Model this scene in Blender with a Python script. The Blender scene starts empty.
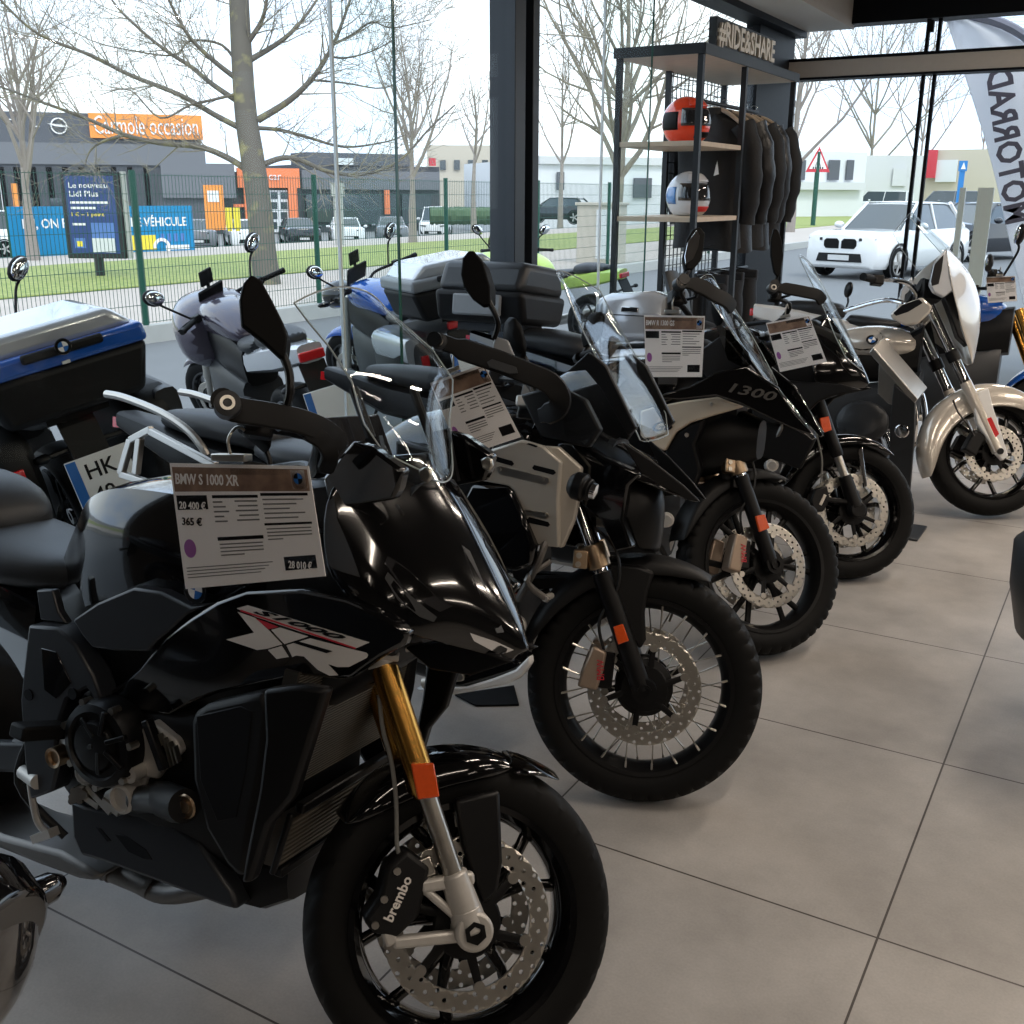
import bpy, bmesh, math, random
from mathutils import Vector as V, Matrix, Quaternion
PI=math.pi; rnd=random.Random(7)
C=bpy.context.scene.collection
SC=bpy.context.scene
# ---------------------------------------------------------------- camera
YAW=math.radians(30.3615); FPX=1055.456; PIT=.2925532; ROL=.0034534; EYE=V((0,0,1.63))
cd=bpy.data.cameras.new('camera'); cam=bpy.data.objects.new('camera',cd); C.objects.link(cam)
cam.rotation_euler=(Matrix.Rotation(YAW,4,'Z')@Matrix.Rotation(PI/2-PIT,4,'X')@Matrix.Rotation(ROL,4,'Z')).to_euler()
cam.location=EYE; cd.sensor_width=36; cd.lens=36*FPX/1024; cd.clip_start=.05; cd.clip_end=600
SC.camera=cam
_cm=cam.rotation_euler.to_matrix()
def ray(px,py): return _cm@V(((px-512)/FPX,-(py-512)/FPX,-1))
def onx(px,py,v): d=ray(px,py); return EYE+d*((v-EYE.x)/d.x)
def ony(px,py,v): d=ray(px,py); return EYE+d*((v-EYE.y)/d.y)
def onz(px,py,v): d=ray(px,py); return EYE+d*((v-EYE.z)/d.z)
def ondist(px,py,t): return EYE+ray(px,py)*t
# ---------------------------------------------------------------- materials
def mat(name,col,rough=.5,metal=0.,coat=0.,noise=.06,scale=30,bump=0.,emis=0,spec=.5,detail=4,col2=None,trans=0,ior=1.45,alpha=1,ramp=None):
    m=bpy.data.materials.new(name); m.use_nodes=True; n=m.node_tree.nodes; l=m.node_tree.links
    b=n['Principled BSDF']
    tc=n.new('ShaderNodeTexCoord'); no=n.new('ShaderNodeTexNoise'); no.inputs['Scale'].default_value=scale; no.inputs['Detail'].default_value=detail
    l.new(tc.outputs['Object'],no.inputs['Vector'])
    mx=n.new('ShaderNodeMix'); mx.data_type='RGBA'
    c=tuple(col)+(1,); k=1+noise*2
    c2=tuple(col2)+(1,) if col2 else tuple(min(1,x*k) for x in col)+(1,)
    mx.inputs[6].default_value=c; mx.inputs[7].default_value=c2
    if ramp:
        rp=n.new('ShaderNodeMapRange'); rp.inputs['From Min'].default_value=ramp[0]; rp.inputs['From Max'].default_value=ramp[1]
        l.new(no.outputs['Fac'],rp.inputs['Value']); l.new(rp.outputs['Result'],mx.inputs[0])
    else: l.new(no.outputs['Fac'],mx.inputs[0])
    l.new(mx.outputs[2],b.inputs['Base Color'])
    mr=n.new('ShaderNodeMapRange'); mr.inputs['To Min'].default_value=max(0,rough-noise*.5); mr.inputs['To Max'].default_value=min(1,rough+noise*.5)
    l.new(no.outputs['Fac'],mr.inputs['Value']); l.new(mr.outputs['Result'],b.inputs['Roughness'])
    b.inputs['Metallic'].default_value=metal; b.inputs['Coat Weight'].default_value=coat; b.inputs['Coat Roughness'].default_value=.03
    b.inputs['Specular IOR Level'].default_value=spec; b.inputs['IOR'].default_value=ior
    b.inputs['Transmission Weight'].default_value=trans; b.inputs['Alpha'].default_value=alpha
    if bump:
        bp=n.new('ShaderNodeBump'); bp.inputs['Strength'].default_value=bump; bp.inputs['Distance'].default_value=.01
        l.new(no.outputs['Fac'],bp.inputs['Height']); l.new(bp.outputs['Normal'],b.inputs['Normal'])
    if emis:
        b.inputs['Emission Color'].default_value=c; b.inputs['Emission Strength'].default_value=emis
    return m
def glassmat(name,tint,refl=.5,rough=.0,pw_=4.,base=.05):
    # thin clear sheet: straight-through light plus a fresnel reflection
    m=bpy.data.materials.new(name); m.use_nodes=True; n=m.node_tree.nodes; l=m.node_tree.links
    n.remove(n['Principled BSDF']); o=n['Material Output']
    t=n.new('ShaderNodeBsdfTransparent'); t.inputs[0].default_value=tuple(tint)+(1,)
    g=n.new('ShaderNodeBsdfGlossy'); g.inputs['Roughness'].default_value=rough
    f=n.new('ShaderNodeLayerWeight'); f.inputs[0].default_value=.5
    pw=n.new('ShaderNodeMath'); pw.operation='POWER'; pw.inputs[1].default_value=pw_; l.new(f.outputs['Facing'],pw.inputs[0])
    mm=n.new('ShaderNodeMath'); mm.operation='MULTIPLY_ADD'; mm.inputs[1].default_value=refl; mm.inputs[2].default_value=base*refl; mm.use_clamp=True; l.new(pw.outputs[0],mm.inputs[0])
    x=n.new('ShaderNodeMixShader'); l.new(mm.outputs[0],x.inputs[0]); l.new(t.outputs[0],x.inputs[1]); l.new(g.outputs[0],x.inputs[2]); l.new(x.outputs[0],o.inputs[0])
    return m
M={}
def mk(k,*a,**kw): M[k]=mat(k,*a,**kw)
mk('gloss_black',(.0025,.0025,.003),.10,coat=.7,noise=.02)
mk('matte_black',(.0055,.0055,.006),.5,spec=.3,noise=.08,scale=400,bump=.03)
mk('satin_black',(.004,.004,.0045),.38,spec=.32,noise=.05)
mk('mirror_black',(.003,.003,.0032),.6,spec=.12)
mk('rubber',(.0045,.0045,.0045),.62,spec=.22,noise=.1,scale=80)
mk('dark_grey',(.022,.024,.027),.4,noise=.06)
mk('slate',(.024,.027,.032),.33,noise=.04)
mk('seat_vinyl',(.020,.022,.025),.45,noise=.1,scale=300,bump=.05)
mk('gold',(.60,.31,.07),.22,metal=1,noise=.03)
mk('chrome',(.75,.75,.76),.06,metal=1,noise=.02)
mk('steel',(.55,.52,.47),.3,metal=1,noise=.08,scale=60)
mk('alu',(.50,.48,.45),.38,metal=1,noise=.08,scale=60)
mk('steel_dull',(.20,.19,.18),.45,metal=1,noise=.1,scale=50)
mk('cast_alu',(.50,.48,.45),.42,metal=.45,noise=.1,scale=90)
mk('silver_panel',(.50,.465,.41),.36,metal=.4,noise=.05)
mk('bronze',(.45,.33,.22),.34,metal=1,noise=.08)
mk('bronze_dark',(.34,.26,.20),.42,metal=.6,noise=.12)
mk('sand',(.62,.52,.40),.35,metal=.3,noise=.05)
mk('champagne',(.66,.61,.54),.18,metal=.35,coat=1,noise=.03)
mk('reflector_orange',(.62,.075,.01),.2,coat=1,noise=.15,scale=120)
mk('reflector_red',(.55,.012,.015),.2,coat=1,noise=.1,scale=120)
mk('white_paint',(.75,.75,.74),.3,coat=.6,noise=.03)
mk('decal_white',(.72,.68,.64),.4,noise=.03)
mk('decal_red',(.55,.03,.05),.4)
mk('decal_grey',(.06,.058,.056),.5)
mk('blue_paint',(.01,.09,.42),.2,coat=1,noise=.03)
mk('silver_paint',(.55,.57,.60),.25,metal=.4,coat=1)
mk('grey_case',(.20,.21,.22),.38)
mk('plum',(.075,.065,.09),.25,coat=.8,metal=.3)
mk('green_paint',(.45,.62,.12),.3,coat=.8)
mk('lens',(.02,.02,.022),.05,coat=1)
mk('radiator',(.055,.05,.042),.4,metal=.6,noise=.1,scale=200)
mk('oil_cooler',(.10,.085,.07),.4,metal=.6)
mk('fin_line',(.20,.18,.15),.4,metal=.4)
mk('hose',(.012,.012,.012),.4)
mk('cable_grey',(.18,.18,.17),.4)
mk('paper',(.80,.77,.75),.5,noise=.02)
mk('ink',(.004,.004,.005),.5,spec=.2)
mk('ink_grey',(.16,.155,.15),.6)
mk('ink_white',(.8,.78,.76),.5)
mk('violet',(.30,.10,.33),.5)
mk('photo_brown',(.13,.075,.05),.5,noise=.5,scale=25,col2=(.34,.22,.15),ramp=(.3,.7))
mk('photo_dark',(.03,.022,.02),.5,noise=.3,scale=60)
mk('brand_blue',(.02,.13,.42),.35)
mk('clear_edge',(.33,.37,.37),.12,coat=1)
M['screen']=glassmat('screen',(.94,.955,.955),.5,pw_=4.2,base=.05)
M['smoke_screen']=glassmat('smoke_screen',(.30,.29,.27),.9)
M['glazing']=glassmat('glazing',(.95,.975,.97),.10)
M['plastic_sleeve']=glassmat('plastic_sleeve',(.98,.98,.98),.25)
# ---------------------------------------------------------------- mesh builder
class G:
    def __init__(s,X=None): s.v=[]; s.f=[]; s.X=X
    def add(s,vs,fs):
        k=len(s.v); s.v+= [(s.X@V(p)) if s.X else V(p) for p in vs]; s.f+=[[i+k for i in f] for f in fs]; return s
    def grid(s,rows,cu=False,cv=False):
        n=len(rows);m=len(rows[0]); fs=[]
        for i in range(n if cv else n-1):
            for j in range(m if cu else m-1):
                a=i*m+j;b=i*m+(j+1)%m;c=((i+1)%n)*m+(j+1)%m;d=((i+1)%n)*m+j; fs.append([a,b,c,d])
        return s.add([p for r in rows for p in r],fs)
    def tube(s,pts,r,n=10,cap=True,flat=1.,up=None):
        pts=[V(p) for p in pts]; N=len(pts); rs=r if isinstance(r,(list,tuple)) else [r]*N
        t0=(pts[1]-pts[0]).normalized(); a=V(up) if up else (V((0,0,1)) if abs(t0.z)<.9 else V((1,0,0)))
        rows=[]
        for i,p in enumerate(pts):
            t=(pts[min(i+1,N-1)]-pts[max(i-1,0)]).normalized(); x=a.cross(t).normalized(); y=t.cross(x); 
            if not up: a=y
            rows.append([p+x*rs[i]*flat*math.cos(q)+y*rs[i]*math.sin(q) for q in [2*PI*k/n for k in range(n)]])
        s.grid(rows,cu=True)
        if cap:
            k=len(s.v)-N*n; s.f.append([k+j for j in range(n)][::-1]); s.f.append([k+(N-1)*n+j for j in range(n)])
        return s
    def cyl(s,a,b,r,r2=None,n=20): return s.tube([a,b],[r,r if r2 is None else r2],n)
    def box(s,c,d,R=None):
        c=V(c); R=R or Matrix(); vs=[c+R.to_3x3()@V((x*d[0]/2,y*d[1]/2,z*d[2]/2)) for x in(-1,1) for y in(-1,1) for z in(-1,1)]
        return s.add(vs,[[0,1,3,2],[4,6,7,5],[0,4,5,1],[2,3,7,6],[0,2,6,4],[1,5,7,3]])
    def bar(s,a,b,w,h,up=(0,0,1)):
        a=V(a);b=V(b);t=(b-a).normalized();x=t.cross(V(up))
        if x.length<1e-4: x=t.cross(V((1,0,0)))
        x.normalize();y=x.cross(t)
        vs=[p+x*i*w/2+y*j*h/2 for p in(a,b) for i,j in((-1,-1),(1,-1),(1,1),(-1,1))]
        return s.add(vs,[[3,2,1,0],[4,5,6,7],[0,1,5,4],[1,2,6,5],[2,3,7,6],[3,0,4,7]])
    def prism(s,pts,off):
        off=V(off);n=len(pts);vs=[V(p) for p in pts]+[V(p)+off for p in pts]
        return s.add(vs,[list(range(n))[::-1],list(range(n,2*n))]+[[i,(i+1)%n,n+(i+1)%n,n+i] for i in range(n)])
    def lathe(s,prof,o,ax,n=32,closed=False,a0=0,a1=2*PI):
        ax=V(ax).normalized(); o=V(o); x=ax.orthogonal().normalized(); y=ax.cross(x); full=abs(a1-a0-2*PI)<1e-6
        rows=[[o+ax*h+(x*math.cos(a)+y*math.sin(a))*r for r,h in prof] for a in [a0+(a1-a0)*k/n for k in range(n if full else n+1)]]
        return s.grid(rows,cu=closed,cv=full)
    def ball(s,c,r,n=16,R=None):
        if not isinstance(r,(tuple,list)): r=(r,r,r)
        R=R.to_3x3() if R else Matrix.Identity(3); c=V(c)
        rows=[[c+R@V((r[0]*math.sin(a)*math.cos(b),r[1]*math.sin(a)*math.sin(b),r[2]*math.cos(a))) for b in [2*PI*j/n for j in range(n)]] for a in [PI*(i+.001)/(n//2)*(.999) for i in range(n//2+1)]]
        return s.grid(rows,cu=True)
    def mirror(s):
        k=len(s.v); s.v+=[V((p[0],-p[1],p[2])) for p in s.v]; s.f+=[[i+k for i in f][::-1] for f in s.f[:]]; return s
    def build(s,name,m,parent=None,smooth=35,bevel=0,sub=0,solid=0,weld=True,seg=2):
        me=bpy.data.meshes.new(name); me.from_pydata([tuple(p) for p in s.v],[],s.f)
        bm=bmesh.new(); bm.from_mesh(me)
        if weld: bmesh.ops.remove_doubles(bm,verts=bm.verts,dist=1e-5)
        bmesh.ops.recalc_face_normals(bm,faces=bm.faces); bm.to_mesh(me); bm.free()
        me.materials.append(M[m] if isinstance(m,str) else m)
        if smooth: 
            me.shade_smooth(); me.set_sharp_from_angle(angle=math.radians(smooth))
        o=bpy.data.objects.new(name,me); C.objects.link(o)
        if parent: o.parent=parent
        if solid: x=o.modifiers.new('s','SOLIDIFY'); x.thickness=solid; x.offset=-1
        if bevel: x=o.modifiers.new('b','BEVEL'); x.width=bevel; x.segments=seg; x.limit_method='ANGLE'; x.angle_limit=math.radians(35)
        if sub: x=o.modifiers.new('u','SUBSURF'); x.levels=sub; x.render_levels=sub
        return o
def tag(o,label,cat,group=None,kind=None):
    if label: o['label']=label
    if cat: o['category']=cat
    if group: o['group']=group
    if kind: o['kind']=kind
    return o
def thing(name,label,cat,loc=(0,0,0),rz=0,group=None,mw=None):
    o=bpy.data.objects.new(name,None); C.objects.link(o); o.empty_display_size=.1
    if mw: o.matrix_world=mw
    else: o.location=loc; o.rotation_euler=(0,0,rz)
    return tag(o,label,cat,group)
def struct(name,g,m,**k):
    o=g.build(name,m,**k); o['kind']='structure'; return o
def part_label(o,l): o['label']=l; return o
def text(s,size,m,parent,mw,name='lettering',ext=.0006,shear=0,align='LEFT',bold=0,sx=1,space=1,fit=None):
    cu=bpy.data.curves.new(name,'FONT'); cu.body=s; cu.size=size; cu.extrude=ext; cu.shear=shear; cu.align_x=align; cu.offset=bold; cu.space_character=space; cu.resolution_u=2
    t=bpy.data.objects.new(name,cu); C.objects.link(t); dg=bpy.context.evaluated_depsgraph_get(); dg.update()
    me=bpy.data.meshes.new_from_object(t.evaluated_get(dg)); bpy.data.objects.remove(t)
    if fit:
        xs=[v.co.x for v in me.vertices]; ys=[v.co.y for v in me.vertices]; w=max(xs)-min(xs); h=max(ys)-min(ys)
        me.transform(Matrix.Diagonal((fit[0]/w,(fit[1]/h if fit[1] else fit[0]/w),1,1))@Matrix.Translation((-min(xs),-min(ys),0)))
    me.transform(mw@Matrix.Diagonal((sx,1,1,1))); me.materials.clear(); me.materials.append(M[m] if isinstance(m,str) else m)
    o=bpy.data.objects.new(name,me); C.objects.link(o)
    if parent: o.parent=parent
    return o
def basis(o,x,y,flip=False):
    x=V(x).normalized(); y=V(y); y=(y-x*y.dot(x)).normalized(); z=x.cross(y)
    return Matrix(((x.x,y.x,z.x,o[0]),(x.y,y.y,z.y,o[1]),(x.z,y.z,z.z,o[2]),(0,0,0,1)))
from mathutils.bvhtree import BVHTree
def bvh(o):
    dg=bpy.context.evaluated_depsgraph_get(); dg.update(); return BVHTree.FromObject(o,dg)
def catmull(p,n=6,closed=False):
    p=[V(q) for q in p]; N=len(p); out=[]
    for i in range(N if closed else N-1):
        a,b,c,d=(p[(i-1)%N],p[i],p[(i+1)%N],p[(i+2)%N]) if closed else (p[max(i-1,0)],p[i],p[i+1],p[min(i+2,N-1)])
        for k in range(n):
            t=k/n; out.append(.5*((2*b)+(c-a)*t+(2*a-5*b+4*c-d)*t*t+(3*b-a-3*c+d)*t**3))
    if not closed: out.append(p[-1])
    return out
# ================================================================ room and world
# glazed wall along u = GX (left) and glazed wall along v = GY (back); tiles follow the room grid
GX=-3.05; GY=10.2; CEIL=3.45
def tilemat():
    m=bpy.data.materials.new('floor_tile'); m.use_nodes=True; n=m.node_tree.nodes; l=m.node_tree.links; b=n['Principled BSDF']
    tc=n.new('ShaderNodeTexCoord'); mp=n.new('ShaderNodeMapping'); l.new(tc.outputs['Object'],mp.inputs[0])
    br=n.new('ShaderNodeTexBrick'); br.offset=0; br.squash=1; l.new(mp.outputs[0],br.inputs['Vector'])
    T=.898; br.inputs['Scale'].default_value=1; br.inputs['Brick Width'].default_value=T; br.inputs['Row Height'].default_value=T; br.inputs['Mortar Size'].default_value=.0028; br.inputs['Mortar Smooth'].default_value=.1; br.inputs['Bias'].default_value=0
    br.inputs['Color1'].default_value=(.42,.395,.37,1); br.inputs['Color2'].default_value=(.45,.425,.40,1); br.inputs['Mortar'].default_value=(.075,.065,.058,1)
    n1=n.new('ShaderNodeTexNoise'); n1.inputs['Scale'].default_value=2.2; n1.inputs['Detail'].default_value=8; n1.inputs['Roughness'].default_value=.62; l.new(tc.outputs['Object'],n1.inputs['Vector'])
    n2=n.new('ShaderNodeTexNoise'); n2.inputs['Scale'].default_value=160; n2.inputs['Detail'].default_value=3; l.new(tc.outputs['Object'],n2.inputs['Vector'])
    r=n.new('ShaderNodeMapRange'); r.inputs['From Min'].default_value=.3; r.inputs['From Max'].default_value=.7; r.inputs['To Min'].default_value=.70; r.inputs['To Max'].default_value=1.16; l.new(n1.outputs['Fac'],r.inputs['Value'])
    r2=n.new('ShaderNodeMapRange'); r2.inputs['To Min'].default_value=.86; r2.inputs['To Max'].default_value=1.14; l.new(n2.outputs['Fac'],r2.inputs['Value'])
    mu=n.new('ShaderNodeMath'); mu.operation='MULTIPLY'; l.new(r.outputs[0],mu.inputs[0]); l.new(r2.outputs[0],mu.inputs[1])
    mx=n.new('ShaderNodeVectorMath'); mx.operation='SCALE'; l.new(br.outputs['Color'],mx.inputs[0]); l.new(mu.outputs[0],mx.inputs['Scale']); l.new(mx.outputs[0],b.inputs['Base Color'])
    rr=n.new('ShaderNodeMapRange'); rr.inputs['To Min'].default_value=.30; rr.inputs['To Max'].default_value=.5; l.new(n1.outputs['Fac'],rr.inputs['Value']); l.new(rr.outputs[0],b.inputs['Roughness'])
    b.inputs['Specular IOR Level'].default_value=.4
    bp=n.new('ShaderNodeBump'); bp.inputs['Strength'].default_value=.25; bp.inputs['Distance'].default_value=.003; l.new(br.outputs['Fac'],bp.inputs['Height']); bp.invert=True; l.new(bp.outputs[0],b.inputs['Normal'])
    return m
M['floor_tile']=tilemat()
_o=onz(877.5,937.9,0)
g=G(); X0,X1,Y0,Y1=GX,9.0,-6.0,GY
g.box(((X0+X1)/2-_o.x,(Y0+Y1)/2-_o.y,-.05),(X1-X0,Y1-Y0,.10)); fl=struct('floor',g,'floor_tile'); fl.location=(_o.x,_o.y,0)
mk('wall_paint',(.10,.095,.09),.7); mk('ceiling_paint',(.075,.07,.065),.8); mk('frame_grey',(.022,.028,.036),.4); mk('frame_black',(.007,.008,.010),.5,spec=.12); mk('beam_taupe',(.46,.42,.37),.55)
g=G(); g.box(((X0+X1)/2,(Y0+Y1)/2,CEIL+.1),(X1-X0+.8,Y1-Y0+.8,.2)); struct('ceiling',g,'ceiling_paint')
g=G(); g.box((X1+.1,(Y0+Y1)/2,CEIL/2),(.2,Y1-Y0,CEIL)); struct('wall_right',g,'wall_paint')
g=G(); g.box(((X0+X1)/2,Y0-.1,CEIL/2),(X1-X0,.2,CEIL)); struct('wall_front',g,'wall_paint')
# steel post in the left glazing
a=onx(492,200,GX); c=onx(541,200,GX); PV=(a.y+c.y)/2; PW=.26
g=G(); g.box((GX-.02,PV-PW*.5+.055,CEIL/2),(.16,.11,CEIL)); g.box((GX-.02,PV+PW*.5-.035,CEIL/2),(.16,.07,CEIL)); g.box((GX-.04,PV,CEIL/2),(.10,PW,CEIL)); struct('trim_1',g,'frame_grey',bevel=.004)
# ================================================================ motorcycles
class Bike:
    def __init__(s,c,psi,lam,de,R,label,rake=25,group=None,flip=False):
        s.R=R; ps=math.radians(psi)+YAW; la=math.radians(lam); r=math.radians(rake); s.rake=r
        f=V((math.cos(ps),math.sin(ps),0)); l=V((-math.sin(ps),math.cos(ps),0)); z=V((0,0,1))
        u=z*math.cos(la)+l*math.sin(la); le=l*math.cos(la)-z*math.sin(la)
        s.B=Matrix((f,le,u)).transposed(); s.axis=V((-math.sin(r),0,math.cos(r)))
        ax=V((0,0,R)); p0=ax+.03*V((-math.cos(r),0,-math.sin(r)))
        Q=Matrix.Rotation(math.radians(de),4,s.axis); s.S=Matrix.Translation(p0)@Q@Matrix.Translation(-p0)
        cw=Matrix.Rotation(YAW,3,'Z')@V(c)
        T=cw-s.B@(s.S@ax); T.z=0; s.T=T
        s.mw=Matrix.Translation(T)@s.B.to_4x4(); s.inv=s.mw.inverted(); s.Sinv=s.S.inverted()
        s.root=thing('motorcycle',label,'motorcycle',mw=s.mw,group=group)
    # photo point -> point on the bike's own side plane y=val (or y=a+b*x+c*z, or plane of another axis)
    def p(s,px,py,val,axis=1,st=False):
        o=s.inv@EYE; d=s.inv.to_3x3()@ray(px,py)
        if st: o=s.Sinv@o; d=s.Sinv.to_3x3()@d
        if isinstance(val,tuple):
            a,b,c=val; t=(a+b*o.x+c*o.z-o.y)/(d.y-b*d.x-c*d.z)
        else: t=(val-o[axis])/d[axis]
        return o+d*t
    def ps(s,pts,val=None,**k): return [s.p(q[0],q[1],q[2] if len(q)>2 else val,**k) for q in pts]
    def panel(s,name,pts,m,val=None,th=.02,bevel=.005,mirror=True,parent=None,st=False,sub=0,smooth=35):
        P=s.ps(pts,val,st=st); o=None
        for sg in ((-1,1) if mirror else (1,)):
            Q=P if sg==(-1 if mirror else 1) else [V((q.x,-q.y,q.z)) for q in P]
            g=G(s.S if st else None); g.prism(Q,(0,th if (not mirror or sg<0) else -th,0))
            o2=g.build(name,m,parent or s.root,bevel=bevel,sub=sub,smooth=smooth); o=o or o2
        return o
    # thin mark lying on a surface already built (first hit along the sight line through each photo point)
    def on(s,tree,pts,lift=.002):
        o=s.inv@EYE; out=[]
        for px,py in pts:
            d=(s.inv.to_3x3()@ray(px,py)).normalized(); h=tree.ray_cast(o,d)
            out.append((h[0]-d*lift) if h[0] else None)
        return [q for q in out if q]
    def mark(s,name,tree,pts,m,parent,lift=.002,th=.003,mirror=True):
        Q=s.on(tree,pts,lift)
        if len(Q)<3: return None
        nrm=V((0,0,0))
        for i in range(len(Q)): nrm+=Q[i].cross(Q[(i+1)%len(Q)])
        nrm.normalize()
        if nrm.y>0: nrm=-nrm
        o=None
        for sg in ((-1,1) if mirror else (-1,)):
            W=[V((q.x,-sg*q.y,q.z)) for q in Q]; n=V((nrm.x,-sg*nrm.y,nrm.z)); g=G(); g.prism(W,-n*th); o2=g.build(name,m,parent); o=o or o2
        return o
    def G(s): return G()
    def GS(s): return G(s.S)
def tyre(g,c,R,w,rim,N=180,kind='road'):
    c=V(c); h=R-rim
    prof=[(-.40,0.),(-.47,.22),(-.5,.48),(-.47,.70),(-.42,.82),(-.34,.905),(-.24,.96),(-.12,.99),(0,1.),(.12,.99),(.24,.96),(.34,.905),(.42,.82),(.47,.70),(.5,.48),(.47,.22),(.40,0.)]
    rows=[]
    for i in range(N):
        a=2*PI*i/N; row=[]
        for j,(y,t) in enumerate(prof):
            r=rim+h*t
            if kind=='road' and 4<=j<=12:
                ph=(i/N*30+abs(y)*1.6+(.5 if y>0 else 0))%1
                if ph<.17 and j not in (8,): r-=.006
            if kind=='block' and 3<=j<=13:
                ph=(i/N*45+abs(y)*.9)%1
                if ph<.25 and j not in (7,8,9): r-=.008
                if j in (6,10): r-=.006
            row.append(c+V((r*math.cos(a),y*w,r*math.sin(a))))
        rows.append(row)
    return g.grid(rows,cv=True)
def perf_disc(g,c,y,r0,r1,th,n=44,rows=3,arms=0):
    c=V(c)
    for j in range(rows):
        ra=r0+(r1-r0)*j/rows; rb=r0+(r1-r0)*(j+1)/rows; rm=(ra+rb)/2; hr=min((rb-ra)*.36,.0055)
        for i in range(n):
            a0=2*PI*i/n; a1=2*PI*(i+1)/n; am=(a0+a1)/2
            P=lambda r,a,yy: c+V((r*math.cos(a),yy,r*math.sin(a)))
            ring=[(ra,a0),(ra,am),(ra,a1),(rm,a1),(rb,a1),(rb,am),(rb,a0),(rm,a0)]
            if (i+j)%2==0:
                hole=[(rm+hr*math.cos(q),am+hr*math.sin(q)/rm) for q in [-3*PI/4-PI/2*0+k*PI/4 for k in range(8)]]
                hole=[(rm-hr*math.cos(k*PI/4-PI/4),am-hr*math.sin(PI/4-k*PI/4)/rm) for k in range(8)]
                for yy in (y-th/2,y+th/2):
                    vs=[P(r,a,yy) for r,a in ring]+[P(r,a,yy) for r,a in hole]
                    g.add(vs,[[k,(k+1)%8,8+(k+1)%8,8+k] for k in range(8)])
                vs=[P(r,a,y-th/2) for r,a in hole]+[P(r,a,y+th/2) for r,a in hole]
                g.add(vs,[[k,(k+1)%8,8+(k+1)%8,8+k] for k in range(8)])
            else:
                for yy in (y-th/2,y+th/2): g.add([P(r,a,yy) for r,a in ring],[list(range(8))])
            for r in ((ra,) if j==0 else ())+((rb,) if j==rows-1 else ()):
                g.add([P(r,a0,y-th/2),P(r,a1,y-th/2),P(r,a1,y+th/2),P(r,a0,y+th/2)],[[0,1,2,3]])
    return g
def wheel(b,name,c,R,w,rim,X=None,style='cast5',kind='road',discs=(-.068,.068),dr=(.122,.16),rimmat='gloss_black',discmat='steel',N=180,hub='satin_black',lite=False,a0=.3):
    c=V(c); root=b.root if hasattr(b,'root') else b
    NG=lambda: G(X)
    g=NG(); tyre(g,c,R,w,rim,N,kind); T=g.build(name,'rubber',root,smooth=30)
    g=NG(); rw=w*.40
    prof=[(rim+.004,-rw),(rim+.004,-rw-.006),(rim-.008,-rw-.004),(rim-.018,-rw+.012),(rim-.026,-rw*.5),(rim-.028,0),(rim-.026,rw*.5),(rim-.018,rw-.012),(rim-.008,rw+.004),(rim+.004,rw+.006),(rim+.004,rw),(rim-.004,rw-.01),(rim-.012,0),(rim-.004,-rw+.01)]
    g.lathe(prof,c,(0,1,0),n=72,closed=True)
    hr=.045
    g.lathe([(.018,-.05),(hr*.8,-.05),(hr,-.03),(hr*.9,0),(hr,.03),(hr*.8,.05),(.018,.05)],c,(0,1,0),n=24)
    P=lambda r,a,y=0: c+V((r*math.cos(a),y,r*math.sin(a)))
    if style=='cast5':
        for k in range(5):
            a=a0+2*PI*k/5
            for sgn in (-1,1):
                g.tube([P(.03,a+.15*sgn),P(.09,a+.13*sgn),P(rim*.62,a+.17*sgn),P(rim-.022,a+.30*sgn)],[.017,.013,.011,.013],n=8,flat=.8)
    if style=='cast6':
        for k in range(6):
            a=a0+2*PI*k/6
            for sgn in (-1,1):
                g.tube([P(.03,a),P(.1,a+.02*sgn),P(rim-.022,a+.17*sgn)],[.02,.012,.012],n=8,flat=.8)
    if style=='cast7':
        for k in range(7):
            a=a0+2*PI*k/7; g.tube([P(.03,a),P(rim*.6,a+.03),P(rim-.02,a)],[.03,.017,.022],n=8,flat=.6)
    RM=g.build('wheel_rim',rimmat,T,smooth=40)
    if style=='wire':
        for k in range(40):
            a=a0+2*PI*k/40; sd=1 if k%2 else -1; sk=.33*(1 if (k//2)%2 else -1)
            g=NG(); p0=P(.075,a+sk,sd*.038); p1=P(rim-.012,a,sd*rw*.85); g.tube([p0,p1],.0021,n=5); g.tube([p1+(p0-p1)*.11,p1],.0034,n=6)
            g.build('spoke','steel',T)
        g=NG(); g.lathe([(.02,-.06),(.05,-.06),(.08,-.045),(.08,-.03),(.045,-.02),(.045,.02),(.08,.03),(.08,.045),(.05,.06),(.02,.06)],c,(0,1,0),n=32); g.build('wheel_hub',hub,T)
    for y in discs:
        g=NG(); perf_disc(g,c,y,dr[0],dr[1],.005); 
        for k in range(6):
            a=a0+2*PI*k/6+.2; q=P(dr[0]-.004,a,y); g.cyl(q-V((0,.005,0)),q+V((0,.005,0)),.011,n=12)
        D=g.build('brake_disc',discmat,T,smooth=20)
        g=NG(); q=math.copysign(.006,y)
        g.lathe([(.03,y-.012-q),(.062,y-.004),(.066,y),(.062,y+.004),(.03,y+.012-q)],c,(0,1,0),n=24)
        for k in range(6):
            a=a0+2*PI*k/6+.2; g.tube([P(.05,a-.1,y),P(dr[0]-.004,a,y)],[.011,.008],n=6,flat=.5)
        g.build('disc_carrier',hub,T)
    if not lite:
        g=NG(); a=a0+1.1; q=P(rim-.022,a); g.tube([q,P(rim-.05,a,-.012)],[.004,.0035],n=6); g.build('tyre_valve','steel',T)
    return T
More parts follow.
